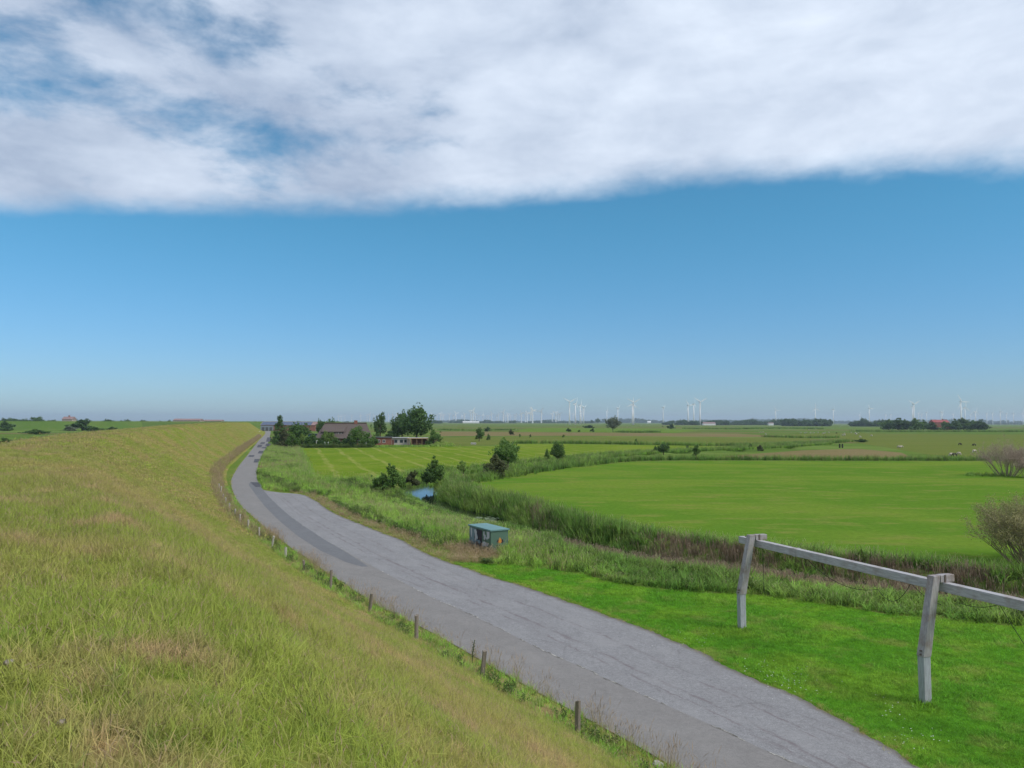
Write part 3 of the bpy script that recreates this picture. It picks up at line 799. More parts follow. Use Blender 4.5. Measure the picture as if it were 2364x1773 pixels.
# ------------------------------------------------------------------ plants: right of the road
def poly_points(poly, per):
    poly = np.array([p[:2] for p in poly]); lo, hi = poly.min(0), poly.max(0)
    n = int((hi[0] - lo[0]) * (hi[1] - lo[1]) * per)
    q = RNG.uniform(lo, hi, (n, 2)); q = q[inside(q, poly)]
    return q
def grounded(q): return np.c_[q, ground_z(q)]
lawn_poly = list(pr_near) + lawn_g
q = poly_points(lawn_poly, 60)
q = q[in_view(q)]
dd = np.linalg.norm(q, axis=1)
dr, _, _ = dist_poly(q, PRg)
q1 = q[(RNG.random(len(q)) < np.clip(26 / dd, 0, 1)) & (dr > 0.05)]
scatter('lawn_grass', grounded(q1), K_lawn, 0.6, 1.2, 0.2, label='short thick blades of the roadside verge', cat='grass')
q = poly_points(lawn_poly, 16)
nn_ = np.sin(q[:, 0] * 0.8 + 2 * np.sin(q[:, 1] * .3)) + np.sin(q[:, 1] * 0.9 + 1)
dr, _, _ = dist_poly(q, PRg)
q = q[((nn_ + RNG.normal(0, .9, len(q))) > 0.4) & (dr > .3)]
scatter('lawn_grass', grounded(q), K_lawn2, 0.6, 1.4, 0.25, label='taller darker tufts spotting the roadside verge', cat='grass')

# ragged road edges: tufts creeping over the asphalt
def edge_tufts(name, line, per, K, sd, smin, smax, label, shift=0.0):
    L = length(line); n = int(L * per); q, _ = resample(line, np.sort(RNG.uniform(0, L, n)))
    q = q + RNG.normal(0, sd, q.shape) + np.array([shift * .857, shift * .515])
    q = q[in_view(q)]; dd = np.linalg.norm(q, axis=1)
    q = q[(RNG.random(len(q)) < np.clip(45 / dd, 0.15, 1)) & (np.sin(q[:, 0] * 3.1) + np.sin(q[:, 1] * 1.7) + RNG.normal(0, 1.0, len(q)) > -0.9)]
    return scatter(name, np.c_[q, np.full(len(q), 0.015)], K, smin, smax, 0.3, label=label, cat='grass')
edge_tufts('edge_grass', PRs, 22, K_dike_near, 0.12, 0.45, 0.9, 'ragged brownish grass creeping over the lay-by edge', 0.10)
edge_tufts('edge_grass', RLg, 14, K_dike_near, 0.12, 0.5, 1.0, 'ragged grass creeping over the dike side of the lane', -0.05)

# reed bed between lawn and ditch, herbs further left
bank_poly = [p for p in lawn_g] + list(DTg[0:13 * 8 + 1])
bank_poly = lawn_g[:-1] + [DTg[0]] + list(DTg[:14 * 8])
left_poly = [G(x, y)[:2] for x, y in [(1090, 1302), (1045, 1298), (1003, 1285), (962, 1266), (921, 1242), (881, 1230), (840, 1212), (800, 1197), (764, 1180), (728, 1154), (695, 1140), (650, 1136), (612, 1131), (598, 1112), (595, 1101), (596, 1081), (604, 1058), (613, 1040), (625, 1030), (686, 1036), (698, 1070), (710, 1105), (744, 1108), (800, 1108), (864, 1108), (905, 1104), (915, 1120)]] + list(DTg[13 * 8:6 * 8:-1])
q = np.concatenate([poly_points(bank_poly, 7), poly_points(left_poly, 7)])
q = q[in_view(q)]
d, s, sd = dist_poly(q, DTg); hwq = ditch_half(q)
q = q[(d > hwq + 0.2)]; d, s, sd = dist_poly(q, DTg); hwq = ditch_half(q)
dpr, _, _ = dist_poly(q, PRg)
cab_c = np.array([-2.0, 59.5])
cabd = (q - cab_c); cu = cabd @ np.array([-.5, .866]); cv = cabd @ np.array([.866, .5])
clear = (np.abs(cu) > 1.85) | (np.abs(cv) > 0.88)
# keep the front corner of the cabinet open
q, d, dpr = q[clear], d[clear], dpr[clear]
n1 = np.sin(q[:, 0] * 0.35 + 1.0) * np.sin(q[:, 1] * 0.22) + RNG.normal(0, .45, len(q))
n2 = np.sin(q[:, 0] * 0.6 + q[:, 1] * 0.3) + RNG.normal(0, .5, len(q))
right = q[:, 0] > 2.0
kinds = np.full(len(q), 0)                 # 0 grass 1 reed 2 brown 3 weed 4 dry
kinds[(d < 4.2)] = 1
kinds[right & (n1 > -0.3)] = 1
kinds[(dpr < 1.6) & (n2 > -0.2)] = 2
kinds[(n2 > 0.9) & (kinds == 0)] = 3
kinds[(n2 < -1.05) & (kinds == 0)] = 2
bp = G(1065, 1275)[:2]; bp2 = G(1110, 1288)[:2]; bp3 = G(640, 1075)[:2]
kinds[(((q - bp) ** 2).sum(1) < 9) | (((q - bp2) ** 2).sum(1) < 2.5)] = 2
kinds[(((q - bp3) ** 2 / np.array([12, 160])).sum(1) < 1)] = 2
kinds[(d < 5.5) & (q[:, 0] > 4)] = 4
far_q = q[:, 1] > 95
thin = RNG.random(len(q)) < np.where(far_q, 0.45, 1.0)
q, d, kinds, dpr = q[thin], d[thin], kinds[thin], dpr[thin]
hsn = (0.55 + 0.45 * np.clip(dpr / 4, 0, 1)) * (0.85 + 0.3 * np.sin(q[:, 0] * 0.5 + 1.7 * np.sin(q[:, 1] * 0.23)) * np.sin(q[:, 1] * 0.37))
hsn = np.where((q[:, 0] > 2) & ((kinds == 1) | (kinds == 0)), hsn * np.interp(q[:, 0], [2, 9, 14], [.95, .70, .66]), hsn)
hsn = np.where(kinds == 4, hsn * 0.55, hsn)
for (px, py, r2, k) in ((952, 1162, 60, .68), (1052, 1196, 16, .6), (1120, 1206, 14, .5)):
    hsn = hsn * (1 - k * np.exp(-((q - G(px, py, 0)[:2]) ** 2).sum(1) / r2))
def put(k, name, K, label, cat, smin, smax, mul=1.0, extra=None):
    m = kinds == k
    if extra is not None: m &= extra
    qq = q[m]
    scatter(name, grounded(qq), K, smin, smax, 0.12, hs=hsn[m] * mul, label=label, cat=cat, wind=0.05)
put(0, 'bank_grass', K_bank, 'tall light green grass on the bank around the green cabinet', 'grass', 0.75, 1.2, 1.0)
put(1, 'bank_reeds', K_reed, 'green reeds growing along the near side of the ditch', 'reeds', 0.65, 0.95, 0.75)
put(2, 'brown_grass', K_brown, 'brown flowering grass fringing the lay-by edge', 'grass', 0.75, 1.2, 0.9)
put(3, 'bank_weeds', K_weed, 'dark broad-leaved weeds among the bank grass', 'weeds', 0.8, 1.4, 0.9)
put(4, 'dry_reeds', K_dry, 'pale dry reed stalks standing at the near waterline', 'reeds', 0.6, 0.9, 0.8)

# far side of the ditch and the second leg
def ditch_band(i0, i1, o0, o1, per, side):
    seg = DTg[i0 * 8:i1 * 8 + 1]; L = length(seg); n = int(L * abs(o1 - o0) * per)
    sv = RNG.uniform(0, L, n); off = RNG.uniform(o0, o1, n)
    cum = np.r_[0, np.cumsum(np.linalg.norm(np.diff(seg, axis=0), axis=1))]
    c = np.stack([np.interp(sv, cum, seg[:, k]) for k in (0, 1)], 1)
    g = np.gradient(seg, axis=0); g /= np.linalg.norm(g, axis=1)[:, None]
    nn = np.stack([np.interp(sv, cum, -g[:, 1]), np.interp(sv, cum, g[:, 0])], 1)
    nn /= np.linalg.norm(nn, axis=1)[:, None]
    hw_ = ditch_half(c)
    p = c + nn * (off + hw_ - 1.3)[:, None] * side
    dm, _, _ = dist_poly(p, DTg)
    p = p[dm > ditch_half(p) + 0.15]
    return p[in_view(p)]
far_side = -1
p = ditch_band(0, 13, 1.2, 5.0, 8, far_side)
nn_ = np.sin(p[:, 0] * 0.55) + np.sin(p[:, 1] * 0.31 + p[:, 0] * .2) + RNG.normal(0, .45, len(p))
dm, _, _ = dist_poly(p, DTg)
dry = (nn_ > 0.25) & (dm < 3.7) & (p[:, 0] > 2)
hh = np.interp(p[:, 0], [-20, 4, 9, 14, 40], [0.9, 1.0, 0.75, 0.58, 0.62])
scatter('far_bank_reeds', grounded(p[~dry]), K_reed, 0.8, 1.15, 0.12, hs=hh[~dry], label='dark green reeds on the field side of the ditch', cat='reeds')
scatter('dry_reeds', grounded(p[dry]), K_dry, 0.8, 1.15, 0.08, hs=hh[dry] * 0.95, label='brown dead reed stalks between the green reeds of the field side', cat='reeds')
p = ditch_band(0, 13, 4.2, 6.2, 7, far_side)
scatter('bank_grass', grounded(p), K_bank, 0.55, 0.95, 0.15, label='green grass fringe between field side reeds and pasture', cat='grass')
p = np.concatenate([ditch_band(14, 23, 1.0, 4.6, 4.0, 1), ditch_band(14, 23, 1.0, 4.6, 4.0, -1)])
m = RNG.random(len(p)) < 0.6
scatter('far_ditch_reeds', grounded(p[m]), K_reed, 0.7, 1.1, 0.12, hs=0.8, label='reeds lining the ditch between the two fields', cat='reeds')
scatter('far_ditch_reeds', grounded(p[~m]), K_bank, 1.0, 1.6, 0.12, label='light grass among the reeds between the two fields', cat='grass')
# tip of the peninsula
pp = G(1010, 1150)[:2]
# pasture blades near the ditch
# dark grassy field edges and far ditches: lines of clumps
def line_clumps(name, pxs, wid, per, K, smin, smax, label, hs=1.0):
    c = crom([G(*p)[:2] for p in pxs], 6); L = length(c); n = int(L * per)
    q, _ = resample(c, np.sort(RNG.uniform(0, L, n)))
    q = q + RNG.normal(0, wid / 2, q.shape)
    return scatter(name, np.c_[q, np.zeros(len(q))], K, smin, smax, 0.1, hs=hs, label=label, cat='reeds')
line_clumps('field_edge_reeds', [(1076, 1114), (1165, 1100), (1300, 1080), (1458, 1064), (1648, 1062), (2000, 1063), (2364, 1063), (2600, 1063)], 2.2, 14, K_reed, 0.35, 1.1, 'dark grass edge at the far end of the bright pasture')
line_clumps('field_edge_reeds', [(1187, 1024), (1300, 1024), (1506, 1027), (1695, 1030), (1800, 1028), (1900, 1024)], 2.5, 6, K_reed, 1.0, 1.6, 'dark reed line closing the mown meadow', 0.8)
line_clumps('field_edge_reeds', [(1013, 993), (1080, 994), (1190, 993)], 4, 4, K_reed, 1.0, 1.6, 'dark reed line right of the big farm tree', 1.0)
line_clumps('field_edge_reeds', [(1420, 998), (1470, 999), (1520, 998)], 4, 4, K_reed, 1.0, 1.8, 'dark reed line beside the pale willow', 1.0)
line_clumps('field_edge_reeds', [(1970, 996), (2080, 997), (2200, 997), (2364, 997), (2600, 997)], 5, 4, K_reed, 1.2, 2.0, 'dark reed line before the red roofed farmstead', 1.0)
line_clumps('field_edge_reeds', [(1580, 990), (1700, 991), (1800, 989), (1900, 991)], 5, 3, K_reed, 1.2, 2.0, 'thin dark reed line in the far grazing land', 1.0)
line_clumps('field_edge_reeds', [(1764, 1009), (1850, 1011), (1930, 1011)], 3, 4, K_reed, 1.0, 1.6, 'short dark reed line among the grazing sheep', 0.9)
line_clumps('field_edge_reeds', [(1690, 1034), (1780, 1032), (1870, 1026), (1960, 1020)], 3, 5, K_reed, 0.9, 1.4, 'green reed line winding through the rough pasture', 0.9)
# edge fringe of mown meadow
line_clumps('field_edge_reeds', [(686, 1036), (698, 1070), (710, 1105), (744, 1109), (800, 1110), (864, 1110), (905, 1104)], 1.5, 7, K_bank, 0.9, 1.4, 'tall grass fringe around the near corner of the mown meadow')
p = poly_points([G(x, y)[:2] for x, y in [(606, 1056), (625, 1032), (686, 1037), (698, 1072), (650, 1100), (606, 1090)]], 1.6)
scatter('rough_grass', grounded(p), K_bank, 0.7, 1.1, 0.12, label='green rough grass between the lane bend and the mown meadow', cat='grass')

# water lily pads
m_pad = plain('lily_pad', (0.20, 0.26, 0.14), 0.5, 0.2)
mb = MB()
for k in range(70):
    c = G(random.uniform(1088, 1150), random.uniform(1193, 1206), WZ + 0.008 + 0.0006 * k); r_ = random.uniform(.12, .24)
    a0 = random.uniform(0, 6.28)
    v = [c] + [c + np.array([math.cos(a0 + j * 5.9 / 8) * r_, math.sin(a0 + j * 5.9 / 8) * r_, 0.004]) for j in range(9)]
    mb.add(v, [(0, j, j + 1) for j in range(1, 9)])
tag(mb.build('lily_pads', m_pad), 'pale round water lily leaves floating behind the cabinet', 'water lilies', kind='stuff')

# ------------------------------------------------------------------ trees: unit shapes (height 1, width 1)
def leaf_quads(cs, rs, n_each, size, flat=0.8):
    V, Fc = [], []
    for c, r_, n in zip(cs, rs, n_each):
        d = RNG.normal(0, 1, (n, 3)); d /= np.linalg.norm(d, axis=1)[:, None]
        p = np.array(c) + d * np.array(r_) * (0.35 + 0.65 * RNG.random((n, 1)) ** 0.5)
        nrm = d + RNG.normal(0, 0.8, (n, 3)); nrm /= np.linalg.norm(nrm, axis=1)[:, None]
        a = np.cross(nrm, RNG.normal(0, 1, (n, 3))); a /= np.linalg.norm(a, axis=1)[:, None]
        b = np.cross(nrm, a)
        s = size * RNG.uniform(0.6, 1.35, (n, 1))
        V.append(np.stack([p - a * s, p - b * s * .55, p + a * s, p + b * s * .55], 1).reshape(-1, 3))
    V = np.concatenate(V)
    k = len(V) // 4
    return V, np.arange(4 * k).reshape(k, 4)
def crown(kind, n=2600, size=0.035, seed=0):
    rg = np.random.default_rng(seed + 11)
    cs, rs = [], []
    if kind == 'broad':
        for i in range(24):
            d = rg.normal(0, 1, 3); d /= np.linalg.norm(d)
            q = rg.uniform(.45, .85)
            cs.append((d[0] * .40 * q, d[1] * .40 * q, .53 + d[2] * .36 * q)); r_ = rg.uniform(.12, .23); rs.append((r_, r_, r_ * .75))
        cs.append((0, 0, .50)); rs.append((.30, .30, .32))
    elif kind == 'shrub':
        for i in range(18):
            a = rg.uniform(0, 6.28); q = rg.uniform(0, .36); z = rg.uniform(.15, .80) * (1 - q)
            r_ = rg.uniform(.12, .20); cs.append((math.cos(a) * q, math.sin(a) * q, z)); rs.append((r_, r_, r_ * .9))
    elif kind == 'tall':
        for i in range(22):
            z = rg.uniform(.18, .90); wv = .34 * math.sin(math.pi * min(1, (z * .95 + .12))) ** .6
            a = rg.uniform(0, 6.28); q = rg.uniform(.3, 1) * wv; r_ = rg.uniform(.11, .20)
            cs.append((math.cos(a) * q, math.sin(a) * q, z)); rs.append((r_, r_, r_ * .6))
    elif kind == 'conifer':
        for i in range(26):
            z = .06 + .9 * i / 26; wv = .42 * (1 - z) + .05
            for j in range(2):
                a = rg.uniform(0, 6.28); q = wv * rg.uniform(.3, .9)
                cs.append((math.cos(a) * q, math.sin(a) * q, z)); r_ = .06 + .13 * (1 - z); rs.append((r_, r_, r_ * .55))
    elif kind == 'open':
        for i in range(17):
            z = rg.uniform(.30, .95); a = rg.uniform(0, 6.28); q = rg.uniform(.15, .42) * (1.2 - abs(z - .6)); r_ = rg.uniform(.07, .14)
            cs.append((math.cos(a) * q, math.sin(a) * q, z)); rs.append((r_, r_, r_ * .8))
    if kind in ('broad', 'shrub', 'tall'):       # sprouting shoots break the outline
        base_ = list(cs)
        for i in range(26):
            c = base_[rg.integers(0, len(base_))]; d = np.array([c[0], c[1], (c[2] - .45) * .8 + .12]); d = d / (np.linalg.norm(d) + 1e-6) + rg.normal(0, .3, 3)
            q = rg.uniform(.10, .20); r_ = rg.uniform(.035, .07)
            cs.append((c[0] + d[0] * q, c[1] + d[1] * q, max(.06, c[2] + d[2] * q))); rs.append((r_, r_, r_ * 1.5))
    wt = np.array([r_[0] ** 2 for r_ in rs]); ne = np.maximum(12, (n * wt / wt.sum()).astype(int))
    V, Fc = leaf_quads(cs, rs, ne, size)
    return V, Fc, cs
def trunk_mb(kind, cs, h0=0.0):
    mb = MB()
    top = .75 if kind != 'shrub' else .5
    mb.tube([(0, 0, -0.02), (.01, 0, .12), (-.01, .01, .35), (0, 0, top)], [.035, .026, .02, .006], 7)
    st_ = list(cs)[:16]; random.shuffle(st_)
    for c in st_[:8]:
        z0 = max(.10, min(top - .05, c[2] * .55))
        mb.tube([(0, 0, z0), (c[0] * .5, c[1] * .5, (z0 + c[2]) / 2 + .02), c], [.014, .009, .003], 5, cap=False)
    return mb
M_bark = plain('bark', (0.11, 0.085, 0.06), 0.9, 0.3, 6.0)
LEAF = {
    'dark': leaf_mat('dark_leaves', (0.042, 0.088, 0.020), (0.065, 0.125, 0.026)),
    'mid': leaf_mat('green_leaves', (0.060, 0.125, 0.022), (0.090, 0.160, 0.030)),
    'light': leaf_mat('light_leaves', (0.105, 0.185, 0.030), (0.140, 0.215, 0.040)),
    'grey': leaf_mat('willow_leaves', (0.115, 0.145, 0.080), (0.155, 0.180, 0.110)),
    'purple': leaf_mat('purple_leaves', (0.060, 0.062, 0.028), (0.075, 0.095, 0.030)),
}
_tm = {}
def tree_mesh(kind, leaf, var=0):
    k = (kind, leaf, var)
    if k not in _tm:
        n = {'broad': 3600, 'shrub': 2200, 'tall': 2600, 'conifer': 2600, 'open': 1500}[kind]
        V, Fc, cs = crown(kind, n, {'broad': .030, 'shrub': .042, 'tall': .032, 'conifer': .030, 'open': .032}[kind], var * 7 + len(kind))
        _tm[k] = (mesh(kind + '_crown', V, Fc, LEAF[leaf]), trunk_mb(kind, cs).mesh(kind + '_trunk', M_bark))
    return _tm[k]
def tree(name, label, loc, h, wd, kind='broad', leaf='dark', var=0, group=None, cat='tree', tiny=False):
    cm, tm_ = tree_mesh(kind, leaf, var)
    e = empty(name, (loc[0], loc[1], loc[2] - 0.05), random.uniform(0, 6.28), (wd, wd, h))
    tag(e, label, cat, group)
    ob('crown', cm, e); ob('trunk', tm_, e)
    return e
def tree_px(name, label, px, by, ty, wpx, kind, leaf, var=0, D=None, group=None, cat='tree', z=0.0):
    if D is None:
        p = G(px, by, z)
    else:
        v = ray(px, HY(px)); p = np.array([v[0] / v[1] * D, D, z])
    D = p[1]
    top = PD(px, ty, D)[2]
    return tree(name, label, p, max(0.6, top - z) * 1.04, wpx / F * D * 1.2, kind, leaf, var, group, cat)

TREES = [
 # farm
 ('broad_tree', 'largest dark round crowned tree behind the flat brick building', 962, 1024, 934, 78, 'broad', 'dark', 0),
 ('broad_tree', 'slightly lower round tree joined to the left of the largest farm tree', 928, 1022, 942, 50, 'broad', 'dark', 1),
 ('shrub_tree', 'rounded green bush at the right end of the wooden carport', 1000, 1028, 992, 34, 'shrub', 'mid', 0),
 ('tall_tree', 'tall narrow open tree between thatched roof and biggest farm tree', 878, 1020, 951, 34, 'tall', 'dark', 0),
 ('shrub_tree', 'dark low bush between the narrow tree and the biggest farm tree', 903, 1020, 990, 40, 'shrub', 'dark', 1),
 ('tall_tree', 'dark pointed conifer beside the far lane at the farm', 646, 1028, 958, 46, 'conifer', 'dark', 0),
 ('broad_tree', 'dark round tree behind the purple bush at the farm entrance', 688, 1026, 973, 56, 'broad', 'dark', 2),
 ('purple_shrub', 'dark purplish round bush at the farm corner by the lane', 655, 1031, 991, 44, 'shrub', 'purple', 0),
 ('green_shrub', 'green upright bush right of the purplish one', 674, 1034, 998, 32, 'shrub', 'mid', 1),
 ('light_shrub', 'yellow green bush in front of the blue shed', 697, 1030, 1001, 28, 'shrub', 'light', 0),
 ('light_tree', 'small light green tree in front of the thatched roof dormer', 757, 1030, 994, 34, 'broad', 'light', 0),
 ('green_tree', 'mid green tree before the right half of the thatched roof', 823, 1032, 984, 42, 'tall', 'mid', 1),
 ('green_shrub', 'broad green bush at the right corner of the thatched house', 848, 1031, 997, 36, 'shrub', 'mid', 2),
 ('dark_shrub', 'dark clipped shrub left end of the farm garden', 712, 1032, 1010, 34, 'shrub', 'dark', 0),
 ('dark_shrub', 'dark garden shrub behind the white stakes', 735, 1032, 1010, 36, 'shrub', 'dark', 2),
 ('dark_shrub', 'dark garden shrub under the thatched eave', 775, 1032, 1012, 36, 'shrub', 'dark', 1),
 ('dark_shrub', 'dark garden shrub between the two garden trees', 797, 1032, 1012, 34, 'shrub', 'dark', 0),
 ('green_shrub', 'tall green bush hiding the left corner of the thatched roof', 722, 1031, 1000, 34, 'shrub', 'mid', 0),
 ('green_shrub', 'dense green bush at the foot of the thatched gable', 806, 1033, 1003, 34, 'shrub', 'dark', 1),
 ('green_shrub', 'bush between the thatched house and the brick wall', 862, 1031, 1004, 24, 'shrub', 'mid', 1),
 ('far_tree', 'leftmost dark tree clump behind the farm roof ridge', 742, None, 968, 26, 'broad', 'dark', 0),
 ('far_tree', 'round dark tree just above the left end of the roof ridge', 764, None, 964, 26, 'broad', 'dark', 2),
 ('far_tree', 'small round tree seen above the roof ridge beside the chimney', 812, None, 969, 16, 'broad', 'dark', 1),
 # middle distance
 ('green_tree', 'egg shaped green tree alone right of the farm', 1106, 1019, 986, 28, 'tall', 'mid', 0),
 ('green_shrub', 'slim bush right of the egg shaped lone tree', 1127, 1016, 1001, 9, 'shrub', 'mid', 0),
 ('green_shrub', 'round bush behind the egg shaped lone tree', 1126, 996, 985, 15, 'shrub', 'dark', 0),
 ('green_shrub', 'small bush on the brown hay strip with dry base', 1179, 1004, 991, 15, 'shrub', 'purple', 1),
 ('sapling', 'first tiny sapling on the hay strip right of the small bush', 1200, 1010, 1001, 5, 'tall', 'mid', 0),
 ('sapling', 'second tiny sapling on the hay strip, darker than the first', 1224, 1011, 1002, 5, 'tall', 'dark', 0),
 ('sapling', 'third tiny sapling standing apart on the hay strip', 1301, 1011, 1003, 6, 'tall', 'mid', 1),
 ('green_tree', 'large leafy tree at the ditch between the two fields', 1172, 1084, 1006, 68, 'broad', 'mid', 1),
 ('dark_shrub', 'dark hawthorn bush at the foot of the ditch side tree', 1143, 1102, 1050, 58, 'shrub', 'purple', 0),
 ('green_tree', 'medium round tree right of the large ditch side tree', 1288, 1068, 1020, 38, 'broad', 'mid', 0),
 ('sapling', 'slim sapling touching the medium round tree', 1263, 1064, 1036, 13, 'tall', 'mid', 1),
 ('dark_shrub', 'spiky reddish green bush on the bank behind the pond', 1002, 1112, 1055, 46, 'shrub', 'mid', 1),
 ('green_shrub', 'leafy young bush between pond bush and hawthorn', 1070, 1104, 1062, 28, 'open', 'light', 0),
 ('green_shrub', 'upright dark green bush at the left shore of the pond', 906, 1134, 1070, 54, 'shrub', 'mid', 2),
 ('green_shrub', 'low round green bush beside the pond shore bush', 884, 1134, 1092, 48, 'shrub', 'mid', 0),
 ('dark_shrub', 'low dark bush mirrored in the pond', 952, 1120, 1086, 42, 'shrub', 'purple', 2),
 ('dark_shrub', 'low dark bush at the right end of the pond bank', 985, 1116, 1084, 40, 'shrub', 'dark', 1),
 ('willow_tree', 'pale grey green willow standing alone in far pasture', 1415, 997, 960, 31, 'broad', 'grey', 2),
 ('green_tree', 'dark bushy tree on the far reed strip', 1532, 1050, 1020, 27, 'broad', 'dark', 1),
 ('green_shrub', 'low bush touching the dark bushy far strip tree', 1513, 1044, 1029, 14, 'shrub', 'dark', 0),
 ('green_tree', 'upright light green tree at the pasture corner', 1607, 1058, 1025, 19, 'tall', 'mid', 0),
 ('sapling', 'small slanted sapling left of the pasture corner tree', 1587, 1038, 1027, 8, 'tall', 'dark', 1),
 ('green_shrub', 'small upright green bush left of the round purplish bush', 1733, 1036, 1023, 9, 'tall', 'mid', 1),
 ('dark_shrub', 'small round purplish bush in the rough far grass', 1755, 1041, 1027, 15, 'shrub', 'purple', 0),
 ('sapling', 'upright small tree on the dark line of the mown meadow edge', 1468, 1026, 1012, 8, 'tall', 'mid', 0),
 ('green_shrub', 'left one of the pair of dark conical bushes in the far pasture', 1312, 997, 988, 12, 'shrub', 'dark', 1),
 ('green_shrub', 'right one of the pair of dark conical bushes in the far pasture', 1368, 997, 988, 11, 'shrub', 'dark', 2),
 ('green_shrub', 'tiny bush between the pair of dark conical bushes', 1337, 997, 992, 6, 'shrub', 'dark', 0),
 ('green_shrub', 'wide low thicket behind the pair of dark conical bushes', 1362, 988, 981, 32, 'shrub', 'dark', 0),
 ('green_shrub', 'round bush on the far reed line right of the willow', 1549, 990, 979, 19, 'shrub', 'dark', 2),
 ('green_shrub', 'oblong dark bush among the grazing sheep', 1990, 1021, 1013, 36, 'shrub', 'dark', 1),
 ('green_shrub', 'tiny tree in the rough pasture left of the dark gate posts', 1860, 1026, 1019, 7, 'tall', 'dark', 0),
 # foreland on the left
 ('dark_shrub', 'dark bush at the left picture edge on the foreland', 10, 995, 972, 40, 'shrub', 'dark', 0),
 ('dark_shrub', 'long low bush group on the foreland below the left dike', 84, 1003, 991, 62, 'shrub', 'mid', 1),
 ('broad_tree', 'big dark bush tree on the foreland left of the dike crest', 190, 994, 967, 62, 'shrub', 'dark', 2),
 ('dark_shrub', 'bush right of the big foreland bush', 218, 997, 985, 40, 'shrub', 'mid', 0),
 ('dark_shrub', 'grey green bush left foot of the big foreland bush', 160, 995, 983, 34, 'shrub', 'grey', 0),
 ('dark_shrub', 'small dark bush right of the foreland bushes', 258, 993, 985, 22, 'shrub', 'dark', 0),
 ('dark_shrub', 'small low bush nearest the dike crest on the foreland', 283, 991, 984, 18, 'shrub', 'dark', 1),
 ('dark_shrub', 'dark reedy bush low at the left picture edge', 12, 1024, 1010, 34, 'shrub', 'mid', 2),
 ('dark_shrub', 'small bush at the far end of the lane', 590, 979, 973, 14, 'shrub', 'mid', 1),
]
for (nm, lb, px, by, ty, wp, kd, lf, vr) in TREES:
    D_ = None
    if by is None: D_ = 420; by = 0
    tree_px(nm, lb, px, by, ty, wp, kd, lf, vr, D=D_, cat='tree' if 'tree' in nm else ('sapling' if nm == 'sapling' else 'bush'))
# skyline trees beyond the far dike, left
for i, (px, ty, wp, lb) in enumerate([(14, 965, 26, 'at the left picture edge'), (34, 963, 34, 'second from the left edge'), (56, 966, 20, 'third from the left edge'), (86, 961, 30, 'tallest round one of the left skyline'), (117, 967, 22, 'small one left of the chimney house'), (172, 966, 14, 'just right of the chimney house'), (250, 967, 22, 'low one right of the foreland bushes'), (280, 969, 18, 'flat one halfway to the red barns'), (294, 967, 14, 'round one halfway to the red barns'), (330, 969, 24, 'wide flat one left of the red barns'), (372, 970, 14, 'last one before the red barns'), (391, 968, 7, 'slim one touching the red barn')]):
    tree_px('skyline_tree', 'far dark tree behind the left dike, ' + lb, px, 0, ty, wp * 1.1, 'broad', 'dark', i % 3, D=1250, cat='tree', group='trees on the left skyline')
# farmstead trees on the right
FS = [(2052, 968, 30, 'leftmost'), (2072, 966, 34, 'dense one second from the left'), (2094, 970, 30, 'low one before the left end'), (2112, 966, 30, 'just left of the red roof'), (2132, 970, 26, 'lighter one left of the red roof'), (2150, 974, 28, 'low one below the red roof'), (2180, 973, 28, 'low one in front of the red roof'), (2206, 968, 30, 'just right of the red roof'), (2224, 965, 34, 'tallest right of the red roof'), (2246, 970, 28, 'second from the right end'), (2262, 969, 26, 'lighter rounded one at the right end'), (2272, 975, 18, 'small last one at the right end')]
for i, (px, ty, wp, lb) in enumerate(FS):
    tree_px('farmstead_tree', 'tree of the red roofed farmstead, ' + lb, px, 0, ty, wp * 1.3, 'shrub', 'dark' if i % 3 else 'mid', i % 3, D=1060 - 12 * (i % 4), cat='tree', group='trees around the red roofed farmstead')
for (px, ty, wp, lf, lb, D_) in [(1995, 962, 17, 'dark', 'tall dark tree at the left end of the wood before the farmstead', 1900), (1500 + 540, 972, 30, 'mid', 'bushy tree between the tall dark tree and the farmstead', 1800),
                          (1380, 964, 12, 'dark', 'round dark far tree left of the willow', 3600), (1367, 968, 9, 'dark', 'small far tree left of the round one', 3600), (2186 - 180, 972, 20, 'dark', 'low dark tree beside the tall dark tree', 1850),
                          (1549, 969, 18, 'dark', 'dark tree group left of the far turbines trio', 2600), (1591, 971, 22, 'dark', 'low tree below the trio of far turbines', 2600), (1736, 964, 16, 'dark', 'round tree rising above the far wood', 3000)]:
    tree_px('far_tree', lb, px, 0, ty, wp, 'broad', lf, 1, D=D_, cat='tree')

# far woods: one mass each
K_wood = bpy.data.collections.new('wood_kinds')
for v_ in range(3):
    V, Fc, cs = crown('broad', 260, 0.10, v_ + 40)
    V[:, 2] = (V[:, 2] - 0.2) * 1.25
    K_wood.objects.link(bpy.data.objects.new('wood_kind', mesh('wood_tree', V, Fc, LEAF['dark'])))
def wood(label, px0, px1, D, h, n, dep=120, name='distant_wood', prof=None):
    x0 = (px0 - CX) / F * D; x1 = (px1 - CX) / F * D
    q = np.c_[RNG.uniform(x0, x1, n), D + RNG.uniform(0, dep, n), np.full(n, -0.5)]
    u = (q[:, 0] - x0) / (x1 - x0)
    f = 0.65 + 0.35 * np.sin(u * 9 + D) * np.sin(u * 23 + 1.0) if prof is None else prof(u)
    s = h * RNG.uniform(0.8, 1.15, n) * f
    o = scatter(name, q, K_wood, 1, 1, 0.02, label=label, cat='wood')
    o.data.attributes['scl'].data.foreach_set('vector', np.c_[s * 1.2, s * 1.2, s].astype(np.float32).ravel())
    return o
wood('dark far wood left of the pair of wooded humps', 1545, 1700, 2500, 18, 110)
wood('far wood right of the low white farm sheds', 1690, 1850, 2700, 20, 130)
wood('dark rounded wood in front of the bluish treeline', 1832, 1928, 2000, 20, 130, 80)
